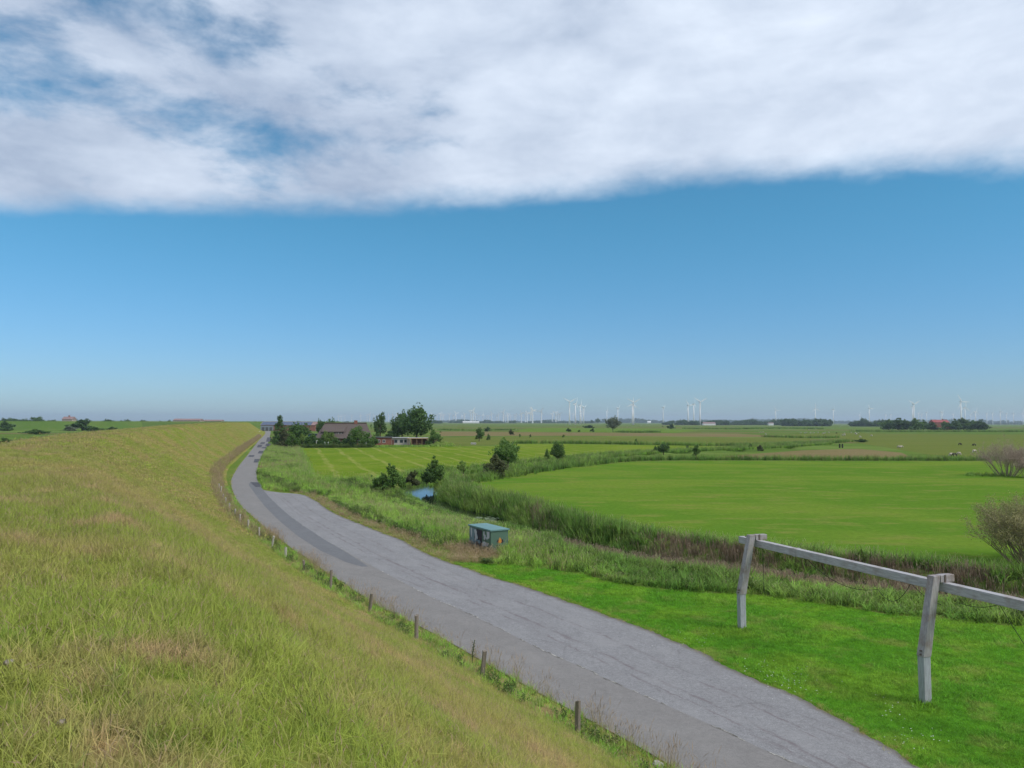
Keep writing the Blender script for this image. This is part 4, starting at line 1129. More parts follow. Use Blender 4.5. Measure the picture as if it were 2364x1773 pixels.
wood('low wood left of the red roofed farmstead', 1985, 2090, 1900, 17, 90, 60)
wood('bluish treeline along the right horizon', 1420, 2440, 7000, 46, 900, 1200)
wood('bluish treeline behind the wind park on the horizon', 900, 1430, 7400, 30, 420, 900)
wood('faint low trees on the horizon behind the farm', 740, 800, 3200, 11, 14, 60)
wood('small dark wood at the foot of the white wind park', 988, 1020, 3300, 16, 30, 60)
wood('low wood on the horizon below the middle wind park', 1035, 1190, 4200, 18, 110, 200)
wood('low wood on the horizon right of the middle wind park', 1210, 1380, 5000, 20, 110, 200)
wood('flat far trees right of the red roofed farmstead', 2290, 2420, 5200, 16, 60, 300)

# ------------------------------------------------------------------ twiggy shrubs at the right edge
def twiggy(name, label, base, H, Wd, nst, mats, seed, leaf=0, lean=0.0, leafmat=None, leafn=2500):
    rd = random.Random(seed)
    e = empty(name, base); tag(e, label, 'bush')
    mb = MB(); tips = []
    def grow(p, d, L, r_, lv):
        mid = p + d * L * .5 + Vector((rd.gauss(0, .04), rd.gauss(0, .04), 0)) * L
        q = p + d * L + Vector((rd.gauss(0, .06), rd.gauss(0, .06), .03)) * L
        mb.tube([p, mid, q], [r_, r_ * .8, r_ * .55], 3 if lv > 0 else 5, cap=False)
        if lv == 2: tips.append(mid)
        if lv >= 3:
            tips.append(q); tips.append(mid); return
        for k in range(rd.choice((3, 4)) if lv < 2 else 4):
            t = rd.uniform(.45, 1.0); s_ = p.lerp(q, t)
            nd = (d + Vector((rd.gauss(0, .42), rd.gauss(0, .42), rd.uniform(-.05, .35)))).normalized()
            grow(s_, nd, L * rd.uniform(.5, .72), r_ * .5, lv + 1)
    for k in range(nst):
        a = rd.uniform(0, 6.28); sp = rd.uniform(.1, .95)
        d = Vector((math.cos(a) * sp * Wd / H * .75 + lean, math.sin(a) * sp * Wd / H * .75, 1)).normalized()
        grow(Vector((math.cos(a) * .18 * Wd * sp, math.sin(a) * .18 * Wd * sp, 0)), d, H * rd.uniform(.32, .46), .045, 0)
    mb.build('branches', mats, e)
    if leaf:
        c = [tuple(rd.choice(tips)) for _ in range(leafn // 6)]
        V, Fc = leaf_quads(c, [(.28, .28, .28)] * len(c), [6] * len(c), leaf)
        ob('leaves', mesh('shrub_leaves', V, Fc, leafmat), e)
    return e
M_twig = plain('grey_twigs', (0.30, 0.24, 0.18), 0.9, 0.25, 1.0)
M_twig2 = plain('olive_twigs', (0.27, 0.23, 0.14), 0.9, 0.25, 1.0)
M_tleaf = leaf_mat('twig_leaves', (0.19, 0.20, 0.065), (0.26, 0.23, 0.10))
M_pleaf = leaf_mat('dry_twig_leaves', (0.34, 0.27, 0.20), (0.36, 0.28, 0.21))
b1 = G(2326, 1099)
twiggy('bare_shrub', 'large bare brown twiggy bush on the pasture at the right edge', b1, 7.6, 10.0, 42, M_twig, 3, 0.06, 0, M_pleaf, 16000)
b2 = G(2378, 1103)
twiggy('bare_shrub', 'pinkish grey low twig bush overlapping the large bare bush', b2, 4.4, 6.5, 30, M_twig, 9, 0.06, 0, M_pleaf, 14000)
b3 = PD(2402, 1200, 52); b3[2] = -0.3
twiggy('olive_shrub', 'sparse olive leaved bush behind the reeds at the right edge', b3, 6.0, 10.0, 60, M_twig2, 5, 0.05, 0, M_tleaf, 34000)
sc_pts = np.array([G(random.uniform(2228, 2330), random.uniform(1093, 1101)) for _ in range(70)])
scatter('shrub_foot_grass', sc_pts, K_reed, 0.5, 0.75, 0.2, hs=0.6, label='dark uncut grass at the foot of the bare bush', cat='grass')

# ------------------------------------------------------------------ fence posts on the dike foot
M_wood = plain('weathered_wood', (0.225, 0.190, 0.155), 0.9, 0.35, 14.0)
M_woodL = plain('pale_weathered_wood', (0.42, 0.40, 0.36), 0.9, 0.25, 10.0)
def post_mesh(seed, H, r_, mat):
    rd = random.Random(seed); n = 9; rings = 6; v, f = [], []
    ang = [2 * math.pi * k / n + rd.uniform(-.15, .15) for k in range(n)]
    rr = [r_ * rd.uniform(.78, 1.15) for _ in range(n)]
    for i in range(rings):
        z = -0.35 + (H + .35) * i / (rings - 1)
        for k in range(n):
            q = rr[k] * (1.06 - .05 * i / rings) * rd.uniform(.95, 1.05)
            v.append((q * math.cos(ang[k]), q * math.sin(ang[k]), z + (rd.uniform(-.05, .03) if i == rings - 1 else 0)))
    for i in range(rings - 1):
        for k in range(n):
            f.append((i * n + k, i * n + (k + 1) % n, (i + 1) * n + (k + 1) % n, (i + 1) * n + k))
    c = len(v); v.append((0, 0, H - .02))
    f += [((rings - 1) * n + k, (rings - 1) * n + (k + 1) % n, c) for k in range(n)]
    return mesh('fence_post', v, f, mat)
posts = [(1333, 1696, 1624, 0.02), (1113, 1565, 1507, 0.10), (961, 1482, 1428, 0.01), (853, 1414, 1374, 0.12), (763, 1363, 1320, 0.03), (702, 1321, 1298, -0.05), (659, 1287, 1266, 0.02), (627, 1267, 1240, 0.16), (598, 1241, 1220, 0.0), (573, 1224, 1203, 0.0), (554, 1208, 1189, 0.0), (542, 1194, 1177, 0.04), (530, 1178, 1162, -0.03), (521, 1164, 1150, 0.02), (515, 1154, 1141, 0.0), (509.5, 1141, 1124, 0.05), (505.5, 1132, 1118, 0.0)]
desc = ['stout upright weathered post, first from the bottom edge', 'leaning grey post with a split top, second from the bottom edge', 'post with a wide grassy foot, third from the bottom edge', 'leaning post with a notched top, fourth from the bottom edge', 'slim upright post before the end of the dark repair strip', 'short post half hidden by brown grass, sixth from the bottom edge', 'short post beside the wide part of the repair strip, seventh from the bottom edge', 'strongly leaning post, eighth from the bottom edge', 'pale broad post above the strongly leaning one', 'pale upright post, tenth from the bottom edge', 'pale upright post, eleventh from the bottom edge', 'thin pale post, twelfth from the bottom edge', 'pale post, thirteenth from the bottom edge', 'small pale post, fourteenth from the bottom edge', 'small pale post, third from the top of the row', 'tiny pale post, second from the top of the row', 'tiny pale post at the far end of the row']
for i, ((px, by, ty, ln), dsc) in enumerate(zip(posts, desc)):
    p = G(px, by, 0.42); dpt, s_, sd_2 = dist_poly(np.array([p]), TOE)
    z = dike_pt(np.array([s_[0]]), np.array([dpt[0] * sd_2[0]]))[0][2]
    H = (by - ty) / F * p[1] + 0.05
    me = post_mesh(i, max(.7, H), .078 if i != 1 else .09, M_wood if i < 6 else M_woodL)
    o = ob('fence_post', me, loc=(p[0], p[1], z), rot=(0, ln, random.uniform(-.2, .2) * 0))
    tag(o, dsc, 'fence post', 'fence posts between dike and lane')
# thistle by the second post
mb = MB(); mb.tube([(0, 0, 0), (.02, 0, .4), (.09, 0, .85)], [.012, .02, .012], 6)
for k in range(26):
    z = .15 + .025 * k; a = k * 2.4; x_ = .02 + .05 * z
    mb.add([(x_, 0, z), (x_ + math.cos(a) * .06 - math.sin(a) * .02, math.sin(a) * .06 + math.cos(a) * .02, z + .05), (x_ + math.cos(a) * .1, math.sin(a) * .1, z + .07), (x_ + math.cos(a) * .06 + math.sin(a) * .02, math.sin(a) * .06 - math.cos(a) * .02, z + .05)], [(0, 1, 2, 3)])
pt_ = G(1090, 1530, .4)
tag(mb.build('dock_plant', leaf_mat('dock', (.06, .08, .03), (.09, .07, .04)), loc=pt_), 'single dark upright dock plant left of the split post', 'plant')
# stone at the bottom of the lane edge
def stone(label, p, r_, mat, sq=.6):
    bm = bmesh.new(); bmesh.ops.create_icosphere(bm, subdivisions=2, radius=r_)
    for v in bm.verts:
        v.co *= 1 + random.uniform(-.18, .18); v.co.z *= sq
    me = bpy.data.meshes.new('stone'); bm.to_mesh(me); bm.free(); me.materials.append(mat)
    return tag(ob('stone', me, loc=p), label, 'stone')
M_stone = plain('grey_stone', (.42, .39, .36), .9, .3, 9)
stone('pale grey stone in the grass at the bottom edge beside the lane', G(1518, 1767, .12), .17, M_stone, .7)
def on_dike(px, py):
    """walk down the sight line until it meets the dike"""
    v = ray(px, py)
    for k in range(1, 4000):
        p = np.array([0, 0, HE]) + v / v[1] * (k * .02 + 1.5)
        dd_, s_, sd_ = dist_poly(p[None], TOE)
        q = dike_pt(s_, dd_ * sd_)[0]
        if p[2] <= q[2]: return q
    return None
M_clod = plain('clod', (.27, .23, .19), .9, .3, 9)
for (px, py, r_, lb) in [(20, 1546, .035, 'small whitish clod in green grass at the left edge'), (140, 1688, .03, 'first pale clod in the lower left grass')]:
    q = on_dike(px, py)
    if q is not None: stone(lb, q + np.array([0, 0, .05]), r_, M_clod, .6)

# ------------------------------------------------------------------ wooden gantry on the verge
def wood_beam_mat(name, base, brown=0.3, ax=0):
    m, t, out = new_mat(name)
    tc = t.new('ShaderNodeTexCoord').outputs['Object']
    sc3 = [9, 9, 9]; sc3[ax] = 0.7
    g = t.noise(t.mapping(tc, scale=tuple(sc3)), 3.0, 5.0, 0.65, 0.3)
    b_ = t.noise(tc, 1.3, 4.0, 0.65)
    f_ = t.noise(tc, 22.0, 3.0, 0.7)
    col = t.mix(t.sstep(g, .35, .65), c4(tuple(c * .78 for c in base)), c4(tuple(c * 1.15 for c in base)))
    col = t.mix(t.sstep(b_, .45, .68, 0, brown), col, (0.200, 0.135, 0.100, 1))
    col = t.mix(t.sstep(f_, .62, .75, 0, .5), col, (0.10, 0.085, 0.075, 1))
    principled(t, out, col, .85, .2, 0, g, .3, .01)
    return m
M_beam = wood_beam_mat('grey_beam', (.41, .40, .405), .40)
M_post = wood_beam_mat('grey_brown_post', (.35, .33, .33), .65, 2)
M_foot = wood_beam_mat('grey_post_foot', (.36, .38, .41), .15, 2)
M_steel = plain('rusty_steel', (.15, .12, .10), .6, .3, 8, .4, .5)
Pa, Pb = G(1713, 1453), G(2137, 1626)
bd = (Pb - Pa); SPAN = float(np.linalg.norm(bd)); bd /= SPAN
ld = np.array([-bd[1], bd[0], 0.0])           # towards the field
if ld[0] < 0: ld = -ld
yaw = math.atan2(bd[1], bd[0])
gan = tag(empty('wooden_gantry', Pa, yaw), 'grey wooden gantry of bent posts and one long beam on the verge', 'gantry')
sgn = 1.0
# local frame: x along the beam, y to the field (or its opposite)
ysgn = 1.0 if (-math.sin(yaw)) * ld[0] + math.cos(yaw) * ld[1] > 0 else -1.0
def hexa(mb, b, t_, hx0, hy0, hx1, hy1, m=0):
    v = [(b[0] - hx0, b[1] - hy0, b[2]), (b[0] + hx0, b[1] - hy0, b[2]), (b[0] + hx0, b[1] + hy0, b[2]), (b[0] - hx0, b[1] + hy0, b[2]),
         (t_[0] - hx1, t_[1] - hy1, t_[2]), (t_[0] + hx1, t_[1] - hy1, t_[2]), (t_[0] + hx1, t_[1] + hy1, t_[2]), (t_[0] - hx1, t_[1] + hy1, t_[2])]
    return mb.add(v, [(0, 3, 2, 1), (4, 5, 6, 7), (0, 1, 5, 4), (1, 2, 6, 5), (2, 3, 7, 6), (3, 0, 4, 7)], m)
for k in range(3):
    x0 = SPAN * k; L_ = .56 if k == 0 else .50
    mb = MB(); hexa(mb, (x0, 0, -.4), (x0 - .03, 0, 1.64), .125, .15, .13, .155); mb.build('post_foot', M_foot, gan, bevel=.012)
    mb = MB(); hexa(mb, (x0 - .03, 0.0, 1.60), (x0, L_ * ysgn, 4.28), .148, .172, .13, .15); mb.build('post_shaft', M_post, gan, bevel=.012)
    mb = MB(); y0, y1 = sorted(((L_ + .17) * ysgn, (L_ + .80) * ysgn)); mb.box((x0 - .128, y0, 4.04), (x0 + .128, y1, 4.285)); mb.build('post_arm', M_post, gan, bevel=.012)
    mb = MB(); ym = (L_ + .36) * ysgn
    for sx in (-1, 1):
        a, b_ = sorted((x0 + sx * .133, x0 + sx * .146)); mb.box((a, ym - .04, 3.66), (b_, ym + .04, 4.30))
    mb.build('strap', M_steel, gan)
for k in range(3):
    x0 = SPAN * k
    for (yy, zz) in ((.36, 4.20), (.62, 4.20), (.62, 4.10)):
        MB().tube([(x0 - .128, yy * ysgn, zz), (x0 - .150, yy * ysgn, zz)], .028, 8).build('bolt', M_steel, gan)
    for zz in (1.68, 1.80): MB().tube([(x0, -.14 * ysgn, zz), (x0, -.21 * ysgn, zz)], .026, 8).build('bolt', M_steel, gan)
yb = .93 * ysgn
mb = MB(); mb.box((-1.25, yb - .15, 3.72), (SPAN * 2 + 1.0, yb + .15, 4.035)); mb.build('beam', M_beam, gan, bevel=.012)
mb = MB(); mb.box((2.55, yb - .165, 3.70), (2.70, yb + .165, 4.05)); mb.build('bracket', M_beam, gan, bevel=.005)
ft = np.array([list((Pa + bd * SPAN * k)[:2] + RNG.normal(0, .22, 2)) for k in (0, 1) for _ in range(45)])
scatter('post_foot_grass', np.c_[ft, np.zeros(len(ft))], K_lawn2, .8, 1.5, .25, label='longer grass left standing round the gantry posts', cat='grass')
M_rope = plain('black_rope', (.02, .02, .022), .8, .2, 5)
def gl2w(x, y, z): return tuple(Pa + bd * x + np.array([-bd[1], bd[0], 0]) * y + np.array([0, 0, z]))
def rope(label, a, b_, sag, r_=.010):
    pts = [Vector(a).lerp(Vector(b_), t / 14) - Vector((0, 0, sag * 4 * (t / 14) * (1 - t / 14))) for t in range(15)]
    tag(MB().tube(pts, r_, 5).build('rope', M_rope, smooth=True), label, 'rope', 'ropes hanging from the gantry')
yr = (.93 - .0) * ysgn
rope('short black rope hanging straight down beside the left gantry post', gl2w(.35, yr, 3.72), gl2w(.40, yr, 1.75), 0)
rope('slack black rope loop left of the middle of the beam', gl2w(3.2, yr, 3.72), gl2w(6.2, yr + .9 * ysgn, 2.95), .45)
rope('slack black rope loop left of the right gantry post', gl2w(6.2, yr + .9 * ysgn, 2.95), gl2w(8.6, yr, 3.72), .55)
rope('nearly straight rope meeting the right gantry post from behind', gl2w(8.6, yr, 3.72), gl2w(SPAN - .2, yr + .1, 3.2), .1)
rope('thin black rope tied under the beam right of the right post', gl2w(SPAN + .6, yr, 3.45), gl2w(SPAN + 2.05, yr, 3.72), .12)
rope('long black rope running from the beam down to the grass at the right edge', gl2w(SPAN + 2.05, yr, 3.72), gl2w(SPAN + 5.2, yr - .4 * ysgn, .8), .25)

# ------------------------------------------------------------------ cabinet
M_gbody = plain('green_painted_metal', (.085, .155, .115), .5, .14, 1.4)
M_lid = plain('blue_green_lid', (.135, .255, .255), .55, .12, 1.2)
M_pdark = plain('dark_violet_paint', (.028, .024, .040), .6, .3, 3)
M_pwhite = plain('greyish_white_paint', (.46, .48, .52), .6, .2, 4)
M_pblue = plain('grey_blue_paint', (.16, .23, .27), .6, .3, 3)
M_porange = plain('orange_paint', (.55, .23, .045), .6, .2, 3)
cab = tag(empty('utility_cabinet', (-1.50, 56.5, 0), R(120)), 'green metal utility cabinet with graffiti standing in the bank grass', 'cabinet')
# local x along the long left face (away), local y to the LEFT of it -> the body lies on -y
LX, LY, LZ = 3.45, 1.45, 1.52
mb = MB(); mb.box((0, -LY, 0), (LX, 0, LZ)); mb.build('body', M_gbody, cab, bevel=.015)
mb = MB(); mb.box((-.07, -LY - .07, -.1), (LX + .07, .07, .10)); mb.build('plinth', plain('concrete', (.35, .34, .32), .9, .2, 5), cab)
mb = MB(); v = [(-.08, -LY - .08, LZ + .003), (LX + .08, -LY - .08, LZ + .003), (LX + .08, .08, LZ + .003), (-.08, .08, LZ + .003),
     (-.08, -LY - .08, LZ + .10), (LX + .08, -LY - .08, LZ + .10), (LX + .08, .08, LZ + .10), (-.08, .08, LZ + .10), (.25, -LY / 2, LZ + .16), (LX - .25, -LY / 2, LZ + .16)]
mb.add(v, [(0, 3, 2, 1), (0, 1, 5, 4), (1, 2, 6, 5), (2, 3, 7, 6), (3, 0, 4, 7), (4, 5, 9, 8), (5, 6, 9), (6, 7, 8, 9), (7, 4, 8)]); mb.build('lid', M_lid, cab)
for k, (a, b_) in enumerate([(.10, .90), (.94, 1.74), (1.78, 2.58), (2.62, 3.38)]):
    mb = MB(); mb.box((a, .002, .14), (b_, .020, LZ - .08)); d_o = mb.build('door', M_pblue if k in (2, 3) else M_gbody, cab, bevel=.006)
    mb = MB(); mb.box((b_ - .12, .021, .70), (b_ - .08, .045, .90)); mb.build('handle', M_steel, d_o)
def blob(name, pts, yy, mat, face='long'):
    """painted shape on a face: pts are (along, height)"""
    if face == 'long': v = [(p[0], yy, p[1]) for p in pts]
    else: v = [(-yy, -p[0], p[1]) for p in pts]
    me = mesh(name, v, [tuple(range(len(v)))], mat)
    return ob(name, me, cab)
S2 = lambda u: LX - u * LX       # u 0 at the far (left) end, 1 at the near corner
def L2(lst): return [(S2(u), LZ * (1 - w_)) for u, w_ in lst]
blob('painted_panel', L2([(.36, .05), (.62, .07), (.62, .95), (.36, .98), (.33, .7), (.40, .62), (.37, .5), (.42, .45), (.38, .3), (.33, .2)]), .0235, M_pdark)
blob('painted_shape', L2([(.25, .12), (.33, .10), (.38, .20), (.36, .30), (.42, .48), (.40, .56), (.36, .52), (.33, .62), (.28, .66), (.27, .4), (.30, .34), (.26, .24)]), .0265, M_pwhite)
blob('painted_shape', L2([(.68, .10), (.73, .08), (.73, .22), (.78, .24), (.79, .38), (.75, .50), (.69, .46), (.70, .34), (.67, .26)]), .0245, M_pwhite)
blob('painted_shape', L2([(.82, .06), (.95, .05), (.95, .34), (.88, .40), (.83, .46), (.80, .38), (.84, .28)]), .0245, M_pwhite)
blob('painted_shape', L2([(.64, .60), (.74, .56), (.84, .62), (.92, .58), (.90, .70), (.80, .80), (.70, .78), (.64, .90), (.62, .74)]), .0245, M_pwhite)
blob('painted_shape', L2([(.08, .06), (.14, .08), (.15, .30), (.13, .56), (.09, .44)]), .0245, M_pwhite)
blob('painted_shape', L2([(.40, .60), (.50, .56), (.56, .66), (.50, .76), (.42, .72)]), .0265, M_pblue)
def S3(lst): return [(u * LY, LZ * (1 - w_)) for u, w_ in lst]
blob('painted_wing', S3([(.36, .46), (.46, .40), (.46, .60), (.38, .62), (.33, .54)]), .004, M_pdark, 'short')
blob('painted_wing', S3([(.62, .40), (.70, .44), (.74, .54), (.66, .60), (.60, .58)]), .004, M_pdark, 'short')
blob('painted_flame', S3([(.51, .32), (.56, .37), (.61, .44), (.62, .53), (.58, .60), (.48, .60), (.43, .53), (.45, .44)]), .006, M_porange, 'short')
blob('painted_mark', S3([(.33, .68), (.60, .67), (.58, .72), (.54, .72), (.57, .90), (.50, .90), (.47, .72), (.40, .72), (.41, .84), (.35, .84), (.37, .72), (.33, .72)]), .004, M_pdark, 'short')
blob('painted_mark', S3([(.74, .74), (.80, .72), (.81, .84), (.75, .86)]), .004, M_pdark, 'short')

# ------------------------------------------------------------------ farm buildings
def at(px, D, z=0.0):
    v = ray(px, HY(px)); return np.array([v[0] / v[1] * D, D, z])
def thatch_mat():
    m, t, out = new_mat('thatch')
    p = t.new('ShaderNodeTexCoord').outputs['Object']
    a = t.noise(t.mapping(p, scale=(5, 5, .8)), 1.5, 4.0, .7); b_ = t.noise(p, .35, 4.0, .6)
    col = t.mix(t.sstep(a, .3, .7), (.100, .080, .072, 1), (.150, .122, .112, 1))
    col = t.mix(t.sstep(b_, .5, .7, 0, .4), col, (.13, .12, .085, 1))
    principled(t, out, col, .95, .05, 0, a, .8, .08)
    return m
M_thatch = thatch_mat()
M_ridge = plain('ridge_sod', (.085, .070, .055), .95, .3, 2)
def brick_mat(name, c1, c2):
    m, t, out = new_mat(name)
    p = t.new('ShaderNodeTexCoord').outputs['Object']
    sx = t.new('ShaderNodeSeparateXYZ'); t.put(sx.inputs[0], p)
    cb = t.new('ShaderNodeCombineXYZ'); t.put(cb.inputs[0], t.math('ADD', sx.outputs[0], sx.outputs[1])); t.put(cb.inputs[1], sx.outputs[2])
    bt = t.new('ShaderNodeTexBrick'); t.put(bt.inputs['Vector'], cb.outputs[0])
    bt.inputs['Color1'].default_value = c4(c1); bt.inputs['Color2'].default_value = c4(c2); bt.inputs['Mortar'].default_value = (.35, .31, .27, 1)
    bt.inputs['Scale'].default_value = 4.0; bt.inputs['Mortar Size'].default_value = .012
    principled(t, out, bt.outputs[0], .9, .1)
    return m
M_brick = brick_mat('red_brick', (.30, .105, .070), (.23, .085, .060))
M_white = plain('white_paint', (.78, .77, .74), .6, .06, 2)
M_glass, t, out = new_mat('window_glass'); principled(t, out, (.03, .04, .05), .08, .6)
M_timber = plain('pale_timber', (.45, .30, .17), .8, .2, 3)
M_felt = plain('roofing_felt', (.10, .10, .105), .85, .2, 2)
M_solar, t, out = new_mat('solar_glass'); principled(t, out, (.055, .085, .15), .25, .5)
def window(parent, x, y, z, wd, h, nx=2, mat=M_white):
    """window on a wall that faces -y; frame with an opening and panes as sub-parts"""
    mb = MB(); fr = .09
    mb.box((x, y - .05, z), (x + wd, y + .02, z + fr)); mb.box((x, y - .05, z + h - fr), (x + wd, y + .02, z + h))
    for k in range(nx + 1):
        xx = x + (wd - fr) * k / nx; mb.box((xx, y - .052, z + fr), (xx + fr, y + .02, z + h - fr))
    o = mb.build('window', mat, parent)
    for k in range(nx):
        xa = x + (wd - fr) * k / nx + fr; xb = x + (wd - fr) * (k + 1) / nx
        MB().box((xa, y - .02, z + fr), (xb, y - .012, z + h - fr)).build('pane', M_glass, o)
    return o
hp = at(793, 291)
hs_ = tag(empty('thatched_farmhouse', hp, R(8)), 'large farmhouse with brown thatched hipped roof behind garden trees', 'house')
MB().box((-9.6, .8, 0), (9.6, 12.2, 3.3)).build('wall', M_brick, hs_)
mb = MB()
ev = [(-10.6, -.1, 2.9), (10.4, -.1, 2.9), (10.4, 13.1, 2.9), (-10.6, 13.1, 2.9)]
evb = [(-10.3, .3, 2.55), (10.1, .3, 2.55), (10.1, 12.7, 2.55), (-10.3, 12.7, 2.55)]
rg_ = [(-7.4, 6.5, 8.55), (8.2, 6.5, 8.65)]
mb.add(ev + evb + rg_, [(0, 1, 9, 8), (1, 2, 9), (2, 3, 8, 9), (3, 0, 8), (0, 4, 5, 1), (1, 5, 6, 2), (2, 6, 7, 3), (3, 7, 4, 0), (4, 7, 6, 5)])
rf = mb.build('roof', M_thatch, hs_)
MB().tube([(-7.5, 6.5, 8.55), (-2, 6.5, 8.60), (4, 6.5, 8.62), (8.3, 6.5, 8.66)], .28, 8).build('ridge', M_ridge, rf)
MB().box((3.6, 6.0, 8.3), (4.8, 7.0, 9.7)).build('chimney', M_brick, rf)
# dormer band under a raised thatch
mb = MB(); mb.add([(-7.6, 2.2, 4.1), (-.4, 2.2, 4.1), (-.4, 2.2, 5.7), (-7.6, 2.2, 5.7), (-7.6, 5.6, 5.7), (-.4, 5.6, 5.7), (-7.6, 1.2, 4.1), (-.4, 1.2, 4.1)], [(0, 1, 2, 3)])
mb.box((-7.5, 1.9, 4.05), (-.5, 4.0, 5.55)); dm = mb.build('dormer', plain('dormer_boards', (.07, .055, .05), .9, .2, 3), hs_)
mb = MB(); mb.add([(-8.3, 1.5, 5.45), (.2, 1.5, 5.45), (.9, 5.4, 7.75), (-8.0, 5.4, 7.75), (-8.3, 1.6, 5.15), (.2, 1.6, 5.15), (.9, 5.4, 7.2), (-8.0, 5.4, 7.2)], [(0, 1, 2, 3), (4, 7, 6, 5), (0, 4, 5, 1), (1, 5, 6, 2), (2, 6, 7, 3), (3, 7, 4, 0)]); mb.build('dormer_roof', M_thatch, hs_)
for x_ in (-7.0, -5.4, -3.2, -1.9): window(hs_, x_, 1.86, 4.25, 1.15, 1.15, 2)
for x_ in (-8.0, -5.5, -2.5, 2.6, 5.4): window(hs_, x_, .78, .9, 1.3, 1.4, 2)
dr = MB().box((.2, .72, 0), (1.4, .79, 2.2)).build('door', M_white, hs_)
MB().box((1.25, .66, 1.0), (1.3, .715, 1.15)).build('handle', M_steel, dr)

# flat roofed row
q0 = at(866, 306); sc_r = 306 / F
row = tag(empty('brick_outbuilding', q0, R(6)), 'low flat roofed outbuilding, red brick left and whitewashed right', 'outbuilding')
w1, w2, w3 = 38 * sc_r, 72 * sc_r, 123 * sc_r
MB().box((0, 0, 0), (w1, 7, 2.9)).build('wall', M_brick, row)
MB().box((w1 + .003, .3, 0), (w2 + 1.2, 6.5, 2.7)).build('wall', plain('old_whitewash', (.46, .42, .38), .9, .25, 1.0), row)
MB().box((-.3, -.4, 2.903), (w1 + .2, 7.3, 3.15)).build('roof', M_felt, row)
MB().box((w1 + .203, -.2, 2.75), (w2 + .9, 6.9, 2.98)).build('roof', plain('pale_roof', (.42, .42, .42), .8, .1, 2), row)
for x_ in (1.0, 3.0): window(row, x_, -.02, .9, 1.1, 1.2, 2)
for x_ in (w1 + 1.1, w1 + 3.3): window(row, x_, .28, .9, 1.2, 1.2, 2, plain('dark_frame', (.08, .10, .16), .5, .1, 2))
window(row, w2 - .9, .28, 1.0, 1.0, 1.1, 1, plain('blue_frame', (.08, .10, .16), .5, .1, 2))
dr = MB().box((w1 + .15, .22, 0), (w1 + .95, .29, 2.1)).build('door', plain('brown_door', (.17, .07, .05), .7, .2, 2), row)
MB().box((w1 + .85, .16, .95), (w1 + .9, .215, 1.1)).build('handle', M_steel, dr)
cp = tag(empty('carport', at(941, 303), R(6)), 'open timber carport with pale flat roof at the end of the outbuilding', 'carport')
wl_ = 47 * sc_r
MB().box((0, 0, 2.75), (wl_, 6.5, 2.95)).build('roof', plain('carport_roof', (.50, .50, .51), .7, .1, 2), cp)
MB().box((-.05, -.08, 2.60), (wl_ + .05, -.003, 2.93)).build('fascia', M_timber, cp)
for x_ in (.15, 1.6, 3.6, 5.6, wl_ - .25): MB().box((x_, .1, 0), (x_ + .16, .26, 2.74)).build('post', M_timber, cp)
MB().box((1.2, 5.9, 0), (wl_ - .5, 6.1, 2.7)).build('back_wall', M_brick, cp)
MB().box((wl_ - .06, .3, 0), (wl_, 6.3, 2.74)).build('side_wall', M_white, cp)
for a, b_ in ((.23, .9), (wl_ - .3, wl_ - .95)): MB().tube([(a, .18, 1.9), (b_, .18, 2.7)], .06, 4).build('brace', M_timber, cp)
tb = MB(); tb.box((2.6, 2.6, .72), (4.6, 3.5, .80))
tbo = tag(empty('garden_table', at(963, 305), 0), 'wooden table standing inside the timber carport', 'table')
MB().box((-1, 0, .72), (1, .9, .80)).build('table_top', M_timber, tbo)
for a, b_ in ((-.9, .05), (.84, .05), (-.9, .8), (.84, .8)): MB().box((a, b_, 0), (a + .06, b_ + .06, .717)).build('leg', M_timber, tbo)

# blue shed
bs = tag(empty('blue_shed', at(711, 318), R(4)), 'dark blue clad shed left of the thatched house', 'shed')
MB().box((0, 0, 0), (5.0, 6, 4.0)).build('wall', plain('blue_cladding', (.025, .075, .135), .6, .1, 2), bs)
for k in range(9): MB().box((.02 + k * .555, -.025, 0), (.07 + k * .555, -.002, 4.0)).build('batten', plain('blue_batten', (.03, .085, .15), .6, .1, 2) if k == 0 else bpy.data.materials['blue_batten'], bs)
MB().box((-.2, -.2, 4.003), (5.2, 6.2, 4.15)).build('roof', M_felt, bs)
# white stakes in front of the garden
for px, h_, lb in ((730, 2.2, 'white goal like stake nearest the lane side'), (750, 1.9, 'left one of the close pair of white stakes'), (757.5, 2.0, 'right one of the close pair of white stakes'), (845, 1.7, 'lone white stake before the right garden bush')):
    o = MB().tube([(0, 0, -.2), (0, 0, h_), (.12 if px < 740 else 0.001, 0, h_ + (.25 if px < 740 else .05)), (.5 if px < 740 else .002, 0, h_ + (.25 if px < 740 else .08))], .07, 6).build('stake', M_white, loc=G(px, 1033))
    tag(o, lb, 'stake', 'white stakes before the farm garden')
# solar barn
def gable_barn(name, label, px0, px1, D, zr, ze, depth, roofm, wallm, cat='barn', ov=.5, rz=0.0, gable='x'):
    p = at(px0, D); L_ = (px1 - px0) / F * D
    e = tag(empty(name, p, rz), label, cat)
    MB().box((0, 0, 0), (L_, depth, ze)).build('wall', wallm, e)
    mb = MB(); mb.add([(-ov, -ov, ze - .2), (L_ + ov, -ov, ze - .2), (L_ + ov, depth + ov, ze - .2), (-ov, depth + ov, ze - .2), (-ov, depth / 2, zr), (L_ + ov, depth / 2, zr)], [(0, 1, 5, 4), (2, 3, 4, 5), (0, 4, 3), (1, 2, 5), (0, 3, 2, 1)])
    rf = mb.build('roof', roofm, e)
    return e, L_, rf
M_redroof = plain('red_tiles', (.33, .12, .085), .8, .15, .3)
M_dullroof = plain('dull_red_roof', (.27, .175, .165), .8, .15, .3)
M_dullwall = plain('weathered_wall', (.36, .30, .25), .9, .15, .5)
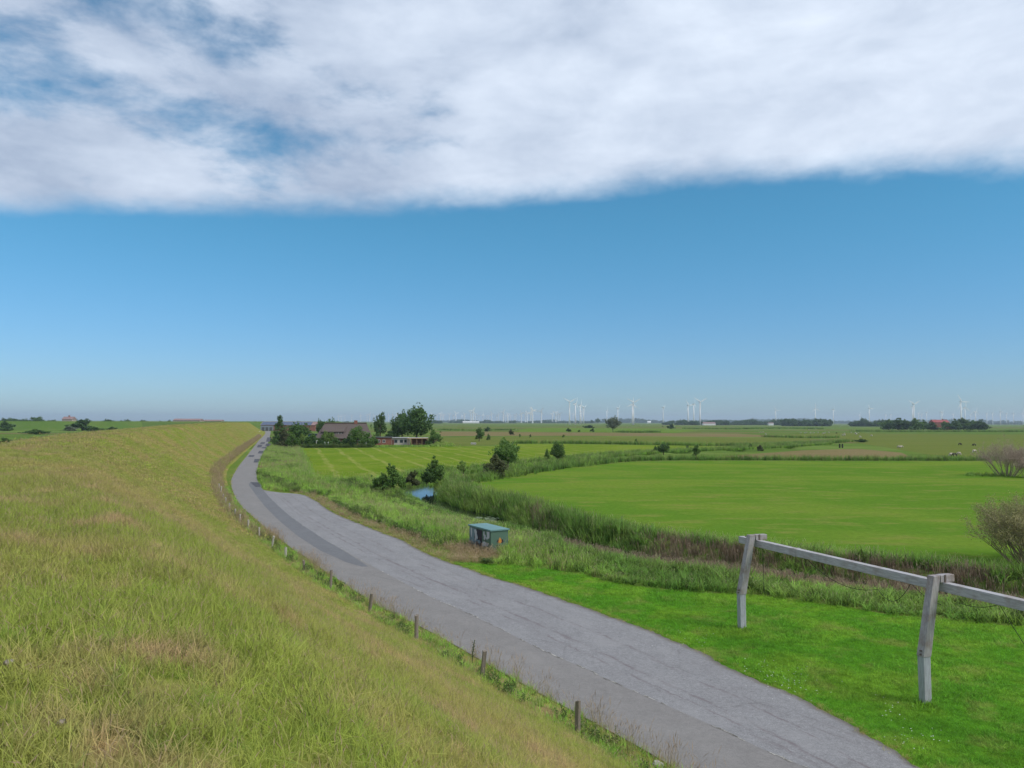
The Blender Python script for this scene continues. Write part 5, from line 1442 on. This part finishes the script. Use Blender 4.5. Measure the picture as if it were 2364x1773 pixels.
M_bwall = plain('pale_blue_wall', (.27, .30, .35), .8, .1, .5)
be, bL, br_ = gable_barn('solar_barn', 'very long barn with solar panels covering its roof', 602, 727, 720, 8.6, 5.6, 16, M_dullroof, M_brick)
k = 0
npan = 24
for i in range(npan):
    for j in range(3):
        x0 = bL * (.0 + .93 * i / npan); x1 = bL * (.0 + .93 * (i + 1) / npan) - .12
        y0 = -.2 + 7.6 * j / 3; y1 = -.2 + 7.6 * (j + 1) / 3 - .12
        zf = lambda y: 5.4 + (y + .5) / 8.5 * 3.2 + .10
        m_ = mesh('solar_panel', [(x0, y0, zf(y0)), (x1, y0, zf(y0)), (x1, y1, zf(y1)), (x0, y1, zf(y1)), (x0, y0, zf(y0) - .06), (x1, y0, zf(y0) - .06), (x1, y1, zf(y1) - .06), (x0, y1, zf(y1) - .06)], [(0, 1, 2, 3), (0, 4, 5, 1), (1, 5, 6, 2), (2, 6, 7, 3), (3, 7, 4, 0)], M_solar)
        ob('solar_panel', m_, br_)
MB().box((-.0, -.06, .3), (12, -.003, 5)).build('side_wall', M_bwall, be)
for k in range(3): MB().box((1 + 3.6 * k, -.1, 0), (3.6 + 3.6 * k, -.063, 3.4)).build('gate', M_felt, be)
MB().box((bL + .003, 3, .1), (bL + .05, 6, 4.2)).build('gate', M_felt, be)
gable_barn('red_barn', 'longer dull red roofed barn on the left skyline behind the dike', 399, 461, 1300, 12.4, 9.8, 18, M_dullroof, M_dullwall)
gable_barn('red_barn', 'lower dull red roofed barn right of the longer one on the left skyline', 463, 511, 1330, 10.8, 9.0, 14, M_dullroof, M_dullwall)
e, L_, rf = gable_barn('skyline_house', 'small house with chimney among trees on the left skyline', 143, 166, 1180, 14.6, 11.0, 12, M_dullroof, M_dullwall, 'house')
MB().box((L_ * .45, 5, 13.8), (L_ * .55, 7, 16.6)).build('chimney', M_brick, rf)
e, L_, rf = gable_barn('red_roofed_farmhouse', 'farmhouse with bright red roof showing above its dark trees', 2157, 2192, 1085, 14.0, 10.4, 14, plain('bright_red_tiles', (.30, .075, .070), .7, .12, .3), M_brick, 'farmhouse')
MB().box((L_ * .7, 6, 13.4), (L_ * .76, 7.6, 15.2)).build('chimney', M_brick, rf)
gable_barn('white_shed', 'long low pale farm shed before the far wood', 1624, 1652, 2350, 9.5, 5.5, 18, M_dullroof, M_white, 'shed')
gable_barn('white_shed', 'small pale shed left end of the far wood on the right', 1775, 1786, 2400, 9.0, 6.5, 12, M_dullroof, M_white, 'shed')
gable_barn('white_shed', 'tiny white building on the horizon left of the lone turbine trio', 1495, 1503, 5600, 16, 9.0, 20, M_white, M_white, 'shed')
gable_barn('white_shed', 'row of pale sheds at the foot of the wind park', 1068, 1106, 3900, 9.5, 6.0, 20, M_white, M_white, 'shed')
# gravel heap right of the carport
bm = bmesh.new(); bmesh.ops.create_icosphere(bm, subdivisions=3, radius=1)
for v in bm.verts:
    v.co.x *= 5.2; v.co.y *= 3; v.co.z = max(-.1, v.co.z) * 1.7 * (1 + .25 * math.sin(v.co.x * 2.1))
me = bpy.data.meshes.new('earth_heap'); bm.to_mesh(me); bm.free(); me.materials.append(soil_mat('heap_soil', ROUGH, .3, 1.0, 2.0))
tag(ob('earth_heap', me, loc=G(1022, 1030)), 'low overgrown earth heap right of the timber carport', 'heap')
line_clumps('rough_grass', [(870, 1031), (930, 1031), (1000, 1031), (1050, 1031)], 2.0, 5, K_bank, .9, 1.4, 'rough grass along the outbuilding and the earth heap')
line_clumps('garden_hedge_weeds', [(690, 1034), (760, 1034), (860, 1033)], 1.2, 6, K_weed, 1.6, 2.4, 'dark low weeds along the garden edge of the thatched house')

# dark gate posts
for px, lb in ((1938.5, 'left dark gate post in the rough far pasture'), (1945, 'right dark gate post in the rough far pasture')):
    tag(ob('gate_post', post_mesh(int(px), 1.5, .3, plain('dark_post', (.05, .045, .04), .9, .2, 5)), loc=G(px, 1034)), lb, 'gate post')
# low trough or heap at the end of the farm track
tag(MB().box((-1.1, -.4, 0), (1.1, .4, .7)).box((-1.0, -.3, .7), (1.0, .3, .78)).build('water_trough', plain('trough_grey', (.4, .38, .35), .8, .2, 3), loc=G(1093, 1026), bevel=.04), 'low grey trough left of the egg shaped lone tree', 'trough')

ORDW = ['first', 'second', 'third', 'fourth', 'fifth', 'sixth', 'seventh', 'eighth', 'ninth', 'tenth', 'eleventh', 'twelfth', 'thirteenth', 'fourteenth', 'fifteenth', 'sixteenth', 'seventeenth', 'eighteenth', 'nineteenth', 'twentieth']
def ordn(i):
    if i < 20: return ORDW[i]
    return ('twenty-' if i < 29 else 'thirty-') + ORDW[(i - 20) % 10] if (i + 1) % 10 else ('thirtieth' if i == 29 else 'fortieth')
def ordered(items, lb):
    """items in picture order get their place from the left in the label"""
    idx = sorted(range(len(items)), key=lambda k: items[k][0]); out = [None] * len(items)
    for n_o, k in enumerate(idx): out[k] = lb + ', ' + ordn(n_o) + ' from the left'
    return out
# ------------------------------------------------------------------ animals
def skin_mesh(name, verts, edges, radii, mat, sub=1):
    me = bpy.data.meshes.new(name + '_skeleton'); me.from_pydata(verts, edges, []); me.update()
    o = bpy.data.objects.new(name + '_skeleton', me); COL.objects.link(o)
    sk = o.modifiers.new('skin', 'SKIN'); sk.use_smooth_shade = True
    for i, r_ in enumerate(radii): me.skin_vertices[0].data[i].radius = r_ if hasattr(r_, '__len__') else (r_, r_)
    me.skin_vertices[0].data[0].use_root = True
    ss = o.modifiers.new('sub', 'SUBSURF'); ss.levels = sub
    bpy.context.view_layer.update()
    m2 = bpy.data.meshes.new_from_object(o.evaluated_get(bpy.context.evaluated_depsgraph_get()))
    m2.name = name; m2.materials.clear(); m2.materials.append(mat)
    bpy.data.objects.remove(o); bpy.data.meshes.remove(me)
    return m2
def quadruped(k, L_, grazing, thick):
    h = .55 * L_
    hd = (L_ * .78, 0, h * .35) if grazing else (L_ * .78, 0, h * 1.75)
    v = [(0, 0, h * 1.2), (L_ * .3, 0, h * 1.22), (-L_ * .32, 0, h * 1.22), (L_ * .5, 0, h * 1.3), (L_ * .62, 0, h * (.9 if grazing else 1.6)), hd, (L_ * .93, 0, hd[2] - h * .12),
         (L_ * .33, .13 * L_, h * .75), (L_ * .33, .12 * L_, h * .38), (L_ * .33, .12 * L_, 0), (L_ * .33, -.13 * L_, h * .75), (L_ * .33, -.12 * L_, h * .38), (L_ * .33, -.12 * L_, 0),
         (-L_ * .34, .13 * L_, h * .8), (-L_ * .40, .12 * L_, h * .40), (-L_ * .36, .12 * L_, 0), (-L_ * .34, -.13 * L_, h * .8), (-L_ * .40, -.12 * L_, h * .40), (-L_ * .36, -.12 * L_, 0), (-L_ * .46, 0, h * 1.1), (-L_ * .50, 0, h * .8)]
    e = [(0, 1), (0, 2), (1, 3), (3, 4), (4, 5), (5, 6), (1, 7), (7, 8), (8, 9), (1, 10), (10, 11), (11, 12), (2, 13), (13, 14), (14, 15), (2, 16), (16, 17), (17, 18), (2, 19), (19, 20)]
    rb = thick * L_
    rad = [rb, rb * .95, rb * .95, rb * .62, rb * .42, rb * .40, rb * .24, rb * .36, rb * .18, rb * .15, rb * .36, rb * .18, rb * .15, rb * .42, rb * .2, rb * .15, rb * .42, rb * .2, rb * .15, rb * .16, rb * .1]
    return v, e, rad
M_wool = plain('white_wool', (.48, .45, .39), .95, .1, 8)
M_hideW = plain('pale_hide', (.46, .41, .34), .9, .15, 2)
M_hideD = plain('dark_hide', (.04, .035, .03), .9, .2, 2)
v, e, rad = quadruped(0, 1.15, True, .27); sheep_g = skin_mesh('sheep', v, e, rad, M_wool, 0)
v, e, rad = quadruped(0, 1.15, False, .27); sheep_s = skin_mesh('sheep', v, e, rad, M_wool, 0)
v, e, rad = quadruped(0, 2.1, True, .19); cow_w = skin_mesh('cow', v, e, rad, M_hideW, 0)
cow_d = cow_w.copy(); cow_d.materials.clear(); cow_d.materials.append(M_hideD)
v5 = lambda x, y: (1764 + x * .2712, 900 + y * .2712)
v4 = lambda x, y: (1180 + x * .2712, 900 + y * .2712)
v3 = lambda x, y: (740 + x * .226, 900 + y * .226)
ani = []
for x, y in [(8, 330), (65, 327), (210, 340), (310, 372), (348, 372), (362, 368), (380, 344), (395, 370), (420, 369), (435, 330), (440, 335), (505, 376), (517, 370), (550, 367), (580, 337), (670, 390), (683, 376), (686, 390), (740, 369), (775, 374), (784, 380), (806, 372), (815, 407), (913, 395), (460, 368), (470, 331)]: ani.append((*v5(x, y), 'sheep', 'white sheep of the flock left of the farmstead', 'sheep in the wide far pasture'))
for x, y in [(945, 330), (990, 320), (1108, 307), (1155, 308), (1170, 303), (1180, 308), (1262, 314)]: ani.append((*v4(x, y), 'sheep', 'white sheep near the horizon right of the willow', 'sheep right of the willow'))
for x, y in [(2125, 367), (2145, 363), (2160, 333), (2170, 385)]: ani.append((*v4(x, y), 'sheep', 'white sheep below the far wood right of centre', 'sheep below the far wood'))
for x, y in [(1215, 368), (1230, 362), (1245, 368), (1385, 368), (1905, 352), (1925, 352), (1640, 370)]: ani.append((*v3(x, y), 'sheep', 'white sheep on far pasture right of the farm', 'sheep right of the farm'))
for x, y in [(1265, 194), (1120, 221), (1365, 211)]: ani.append((x * .2712, 930 + y * .2712, 'sheep', 'white sheep grazing on the foreland left of the dike', 'sheep on the foreland'))
_by = {}
for a_ in ani: _by.setdefault(a_[4], []).append(a_)
ani = [(a_[0], a_[1], a_[2], l_, a_[4]) for g_, lst_ in _by.items() for a_, l_ in zip(lst_, ordered(lst_, lst_[0][3]))]
for i, (x, y, kd, lb, gr) in enumerate(ani):
    o = ob('sheep', sheep_g if i % 3 else sheep_s, loc=G(x, y), rot=(0, 0, random.uniform(0, 6.28)), scale=random.uniform(.85, 1.1))
    tag(o, lb, 'sheep', gr)
for x, y, me_, rz, lb in [(1600, 566, cow_w, 3.0, 'pale cow, left one of the three at the bare bush'), (1655, 557, cow_w, .2, 'pale cow in the middle of the three near the bare bush'), (1625, 568, cow_d, 2.9, 'dark calf between the two pale cows'), (1795, 535, cow_w, 3.3, 'pale cow nearest the large bare bush'), (615, 372, cow_d, .3, 'dark cow among the white flock'), (130, 333, cow_d, .1, 'dark cow at the left end of the flock'), (1145, 497, cow_w, .1, 'pale animal lying left in the middle far pasture'), (1172, 497, cow_w, 3.0, 'pale animal lying right in the middle far pasture'), (1665, 472, cow_d, 0, 'dark cow alone, left of the bare bush top'), (1790, 478, cow_d, 3.1, 'dark cow touching the bare bush top')]:
    tag(ob('cow', me_, loc=G(*v5(x, y)), rot=(0, 0, rz), scale=.55), lb, 'cow')
tag(ob('cow', cow_d, loc=G(*v4(1290, 315)), rot=(0, 0, .3), scale=1.0), 'dark cow near the horizon right of the willow', 'cow')
tag(ob('sheep', sheep_s, loc=G(597, 1000, .6), rot=(0, 0, 1), scale=1.2), 'white sheep at the dike foot where the lane disappears', 'sheep')

# ------------------------------------------------------------------ wind turbines
M_turb = plain('white_turbine_paint', (.80, .80, .80), .45, .03, .05)
HUB = 75.0
def blade_mb(L_=27.0, root=1.2, chord=3.4):
    mb = MB(); sts = [(0, root, root), (3, 1.2, 1.2), (6, chord, .9), (13, chord * .72, .6), (20, chord * .45, .35), (L_, .7, .12)]
    v = []
    for z, c, th in sts:
        v += [(-c * .35, 0, z), (0, -th / 2, z), (c * .65, 0, z), (0, th / 2, z)]
    f = []
    for i in range(len(sts) - 1):
        for k in range(4): f.append((i * 4 + k, i * 4 + (k + 1) % 4, (i + 1) * 4 + (k + 1) % 4, (i + 1) * 4 + k))
    f += [(3, 2, 1, 0), tuple(20 + k for k in range(4))]
    mb.add(v, f); return mb
tw_me = MB().tube([(0, 0, -1), (0, 0, 30), (0, 0, HUB - 1.6)], [2.7, 2.2, 1.6], 12).mesh('tower', M_turb, True)
nm = MB(); nm.add([(-1.7, -3, -1.6), (1.7, -3, -1.6), (1.5, 7, -1.3), (-1.5, 7, -1.3), (-1.7, -3, 1.8), (1.7, -3, 1.8), (1.3, 7, 1.6), (-1.3, 7, 1.6)], [(0, 3, 2, 1), (4, 5, 6, 7), (0, 1, 5, 4), (1, 2, 6, 5), (2, 3, 7, 6), (3, 0, 4, 7)])
nac_me = nm.mesh('nacelle', M_turb)
hub_me = MB().tube([(0, -3.0, 0), (0, -4.6, 0), (0, -5.8, 0)], [1.7, 1.5, .3], 10).mesh('hub', M_turb, True)
bl_me = blade_mb().mesh('blade', M_turb)
def whole_turbine(a0):
    mb = MB(); mb.tube([(0, 0, -1), (0, 0, 30), (0, 0, HUB - 1.6)], [4.6, 4.0, 3.2], 8)
    mb.add([(v.co.x, v.co.y, v.co.z + HUB) for v in nac_me.vertices], [tuple(p.vertices) for p in nac_me.polygons])
    for k in range(3):
        a = a0 + k * 2 * math.pi / 3; ca, sa = math.cos(a), math.sin(a)
        mb.add([(v.co.x * 2.2 * ca + v.co.z * sa, v.co.y * 1.5 - 4.6, -v.co.x * 2.2 * sa + v.co.z * ca + HUB) for v in bl_me.vertices], [tuple(p.vertices) for p in bl_me.polygons])
    return mb.mesh('wind_turbine', M_turb)
wt_me = [whole_turbine(a) for a in (0.1, .5, .9, 1.3, 1.7)]
def turbine(px, hy, label, group=None, detailed=False, a0=None, yaw_=None, hub=HUB):
    up = HY(px) - hy
    D_ = F * (hub - HE) / up
    sc_ = hub / HUB
    if D_ > 9000: sc_ *= 9000 / D_ * 1.0; D_n = 9000; sc_ = (HE + up / F * 9000) / HUB; D_ = 9000
    p = at(px, D_)
    yw = random.uniform(-.5, .5) if yaw_ is None else yaw_
    if detailed:
        e = tag(empty('wind_turbine', p, yw, sc_), label, 'wind turbine', group)
        ob('tower', tw_me, e); ob('nacelle', nac_me, e, loc=(0, 0, HUB)); h_ = ob('hub', hub_me, e, loc=(0, 0, HUB))
        for k in range(3): ob('blade', bl_me, e, loc=(0, -4.6, HUB), rot=(0, (a0 or 0) + k * 2 * math.pi / 3, 0))
    else:
        tag(ob('wind_turbine', random.choice(wt_me), loc=p, rot=(0, 0, yw), scale=sc_), label, 'wind turbine', group)
VV = math.pi / 3
big = [(v4(497, 103), VV, 0.2, 'tall white turbine with blades in a V, leftmost of the four left of the willow'),
 (v4(547, 119), .35, 1.0, 'turbine seen edge on right beside the leftmost V shaped one'), (v4(588, 130), .2, 1.1, 'third turbine of the row left of the willow'), (v4(617, 151), VV * .9, .9, 'fourth and lowest turbine of the row left of the willow'),
 (v4(600, 182), .6, .5, 'faint small turbine between third and fourth of the row left of the willow'), (v4(527, 200), .3, .5, 'faint small turbine behind the row left of the willow'),
 (v4(815, 178), .1, 1.1, 'small turbine left above the pale willow'), (v4(908, 158), .8, 1.0, 'small turbine right above the pale willow'),
 (v4(1042, 108), VV, .1, 'brightest tall turbine with wide V blades right of the willow'), (v4(1032, 122), .1, .3, 'faint turbine directly behind the brightest V shaped one'),
 (v4(1294, 152), VV, 1.1, 'lone mid height turbine right of the brightest one'),
 (v4(1507, 132), VV * 1.4, .5, 'left one of the trio of turbines right of centre'), (v4(1555, 122), .05, 1.1, 'middle one of the trio of turbines right of centre'), (v4(1608, 103), VV, .25, 'right and tallest one of the trio right of centre'),
 (v5(100, 175), VV * 1.5, .2, 'lone turbine above the gap between the far woods'), (v5(437, 160), 2.0, .3, 'turbine above the rounded humps of far wood'), (v5(590, 168), 0, .9, 'turbine with one blade straight up right of the humps'),
 (v5(815, 212), .3, .3, 'very small turbine left of the tall dark tree'), (v5(897, 160), VV * 1.5, .4, 'mid height turbine just right of the tall dark tree'), (v5(1036, 210), .4, .9, 'left of the two small turbines before the bright V shaped one'), (v5(1080, 210), 0, 1.0, 'right of the two small turbines before the bright V shaped one'),
 (v5(1275, 122), VV, .15, 'bright white V shaped turbine left of the red roof'), (v5(1264, 145), .3, 1.2, 'faint turbine hidden behind the bright V shaped one near the red roof'),
 (v5(1317, 200), .5, .5, 'small turbine first right of the bright V shaped one'), (v5(1343, 210), .9, .5, 'smallest turbine second right of the bright V shaped one'), (v5(1385, 192), .1, .9, 'small turbine third right of the bright V shaped one'),
 (v5(1508, 190), VV, .7, 'left twin of the two turbines above the red roof'), (v5(1520, 194), .3, .7, 'right twin of the two turbines above the red roof'), (v5(1612, 205), .2, .4, 'small turbine right of the red roof twins'),
 (v5(1678, 102), VV * 1.5, .1, 'tallest turbine at the right with blades in a T'), (v5(1712, 150), .1, .2, 'second tall turbine close right of the T bladed one'), (v5(1760, 208), .3, .3, 'small turbine right of the tall T bladed pair'), (v5(1803, 185), .3, .1, 'white turbine at the right end of the farmstead trees'), (v5(1797, 196), VV, .4, 'turbine overlapped by the white one at the farmstead end'),
 (v5(1897, 200), .5, .8, 'first turbine of the spaced row at the right edge'), (v5(1947, 198), .2, .8, 'second turbine of the spaced row at the right edge'), (v5(2013, 188), VV * 1.5, .4, 'third and tallest turbine of the spaced row at the right edge'), (v5(2065, 202), .9, .8, 'faint fourth turbine of the spaced row at the right edge'), (v5(2124, 203), VV * 1.5, .5, 'fifth turbine of the spaced row at the right edge'), (v5(2205, 195), .1, .3, 'last turbine cut by the right picture edge')]
for (px, hy), a0, yw, lb in big: turbine(px, hy, lb, 'wind turbines on the right half of the horizon', True, a0, yw)
g1 = 'small white turbine left of the big farm tree'
lst_ = [(182, 265), (210, 268), (248, 262), (318, 262), (410, 258), (475, 262), (502, 250), (543, 258), (695, 255), (737, 250), (778, 250)]
for (x, y), l_ in zip(lst_, ordered(lst_, g1)): turbine(*v3(x, y), l_, 'wind park left of the farm tree')
g2 = 'small white turbine right of the farm tree'
lst_ = [(1125, 262), (1135, 250), (1190, 258), (1225, 245), (1240, 258), (1258, 255), (1315, 250), (1358, 260), (1382, 240), (1443, 266), (1462, 262), (1472, 250), (1555, 215), (1535, 235), (1580, 250), (1605, 268), (1620, 266), (1658, 255), (1700, 270), (1717, 266), (1748, 242), (1800, 265), (1820, 252), (1866, 228), (1885, 262), (1907, 262), (1915, 250), (1940, 268), (1995, 260), (2050, 238), (2110, 242), (2142, 235), (2165, 212)]
for (x, y), l_ in zip(lst_, ordered(lst_, g2)): turbine(*v3(x, y), l_, 'wind park right of the farm tree')
g3 = 'faint turbine left of the four tall ones'
lst_ = [(30, 222), (40, 215), (85, 210), (120, 200), (135, 200), (165, 195), (182, 176), (257, 182), (350, 205), (380, 196), (400, 205), (415, 205)]
for (x, y), l_ in zip(lst_, ordered(lst_, g3)): turbine(*v4(x, y), l_, 'thin row of turbines')

# daisies and clover on the verge
mb = MB()
m_fl = plain('white_petals', (.75, .75, .70), .8, .05, 5)
for k in range(150):
    px, py = random.choice([(1790, 1556), (1815, 1570), (1760, 1545), (2110, 1700), (2060, 1640), (1590, 1475), (1840, 1590)])
    p = G(px + random.gauss(0, 34), py + random.gauss(0, 15), .10)
    a = random.uniform(0, 6.28); r_ = random.uniform(.012, .022)
    mb.add([(p[0] + r_ * math.cos(a + j * 1.257), p[1] + r_ * math.sin(a + j * 1.257), p[2] + .02) for j in range(5)], [(0, 1, 2, 3, 4)])
tag(mb.build('daisies', m_fl), 'tiny white daisies sprinkled over the verge by the lay-by', 'daisies', kind='stuff')

# ------------------------------------------------------------------ haze
m, t, out = new_mat('haze_air')
pv = t.new('ShaderNodeVolumePrincipled')
pv.inputs['Density'].default_value = 0.00008
pv.inputs['Color'].default_value = (.72, .86, 1.0, 1)
pv.inputs['Anisotropy'].default_value = 0.2
t.l.new(pv.outputs[0], out.inputs['Volume'])
hz = MB().box((-15000, -2900, -3.0), (15000, 21000, 150.0)).build('haze', m)
hz['kind'] = 'stuff'; hz['label'] = 'thin bluish summer haze over the marsh'
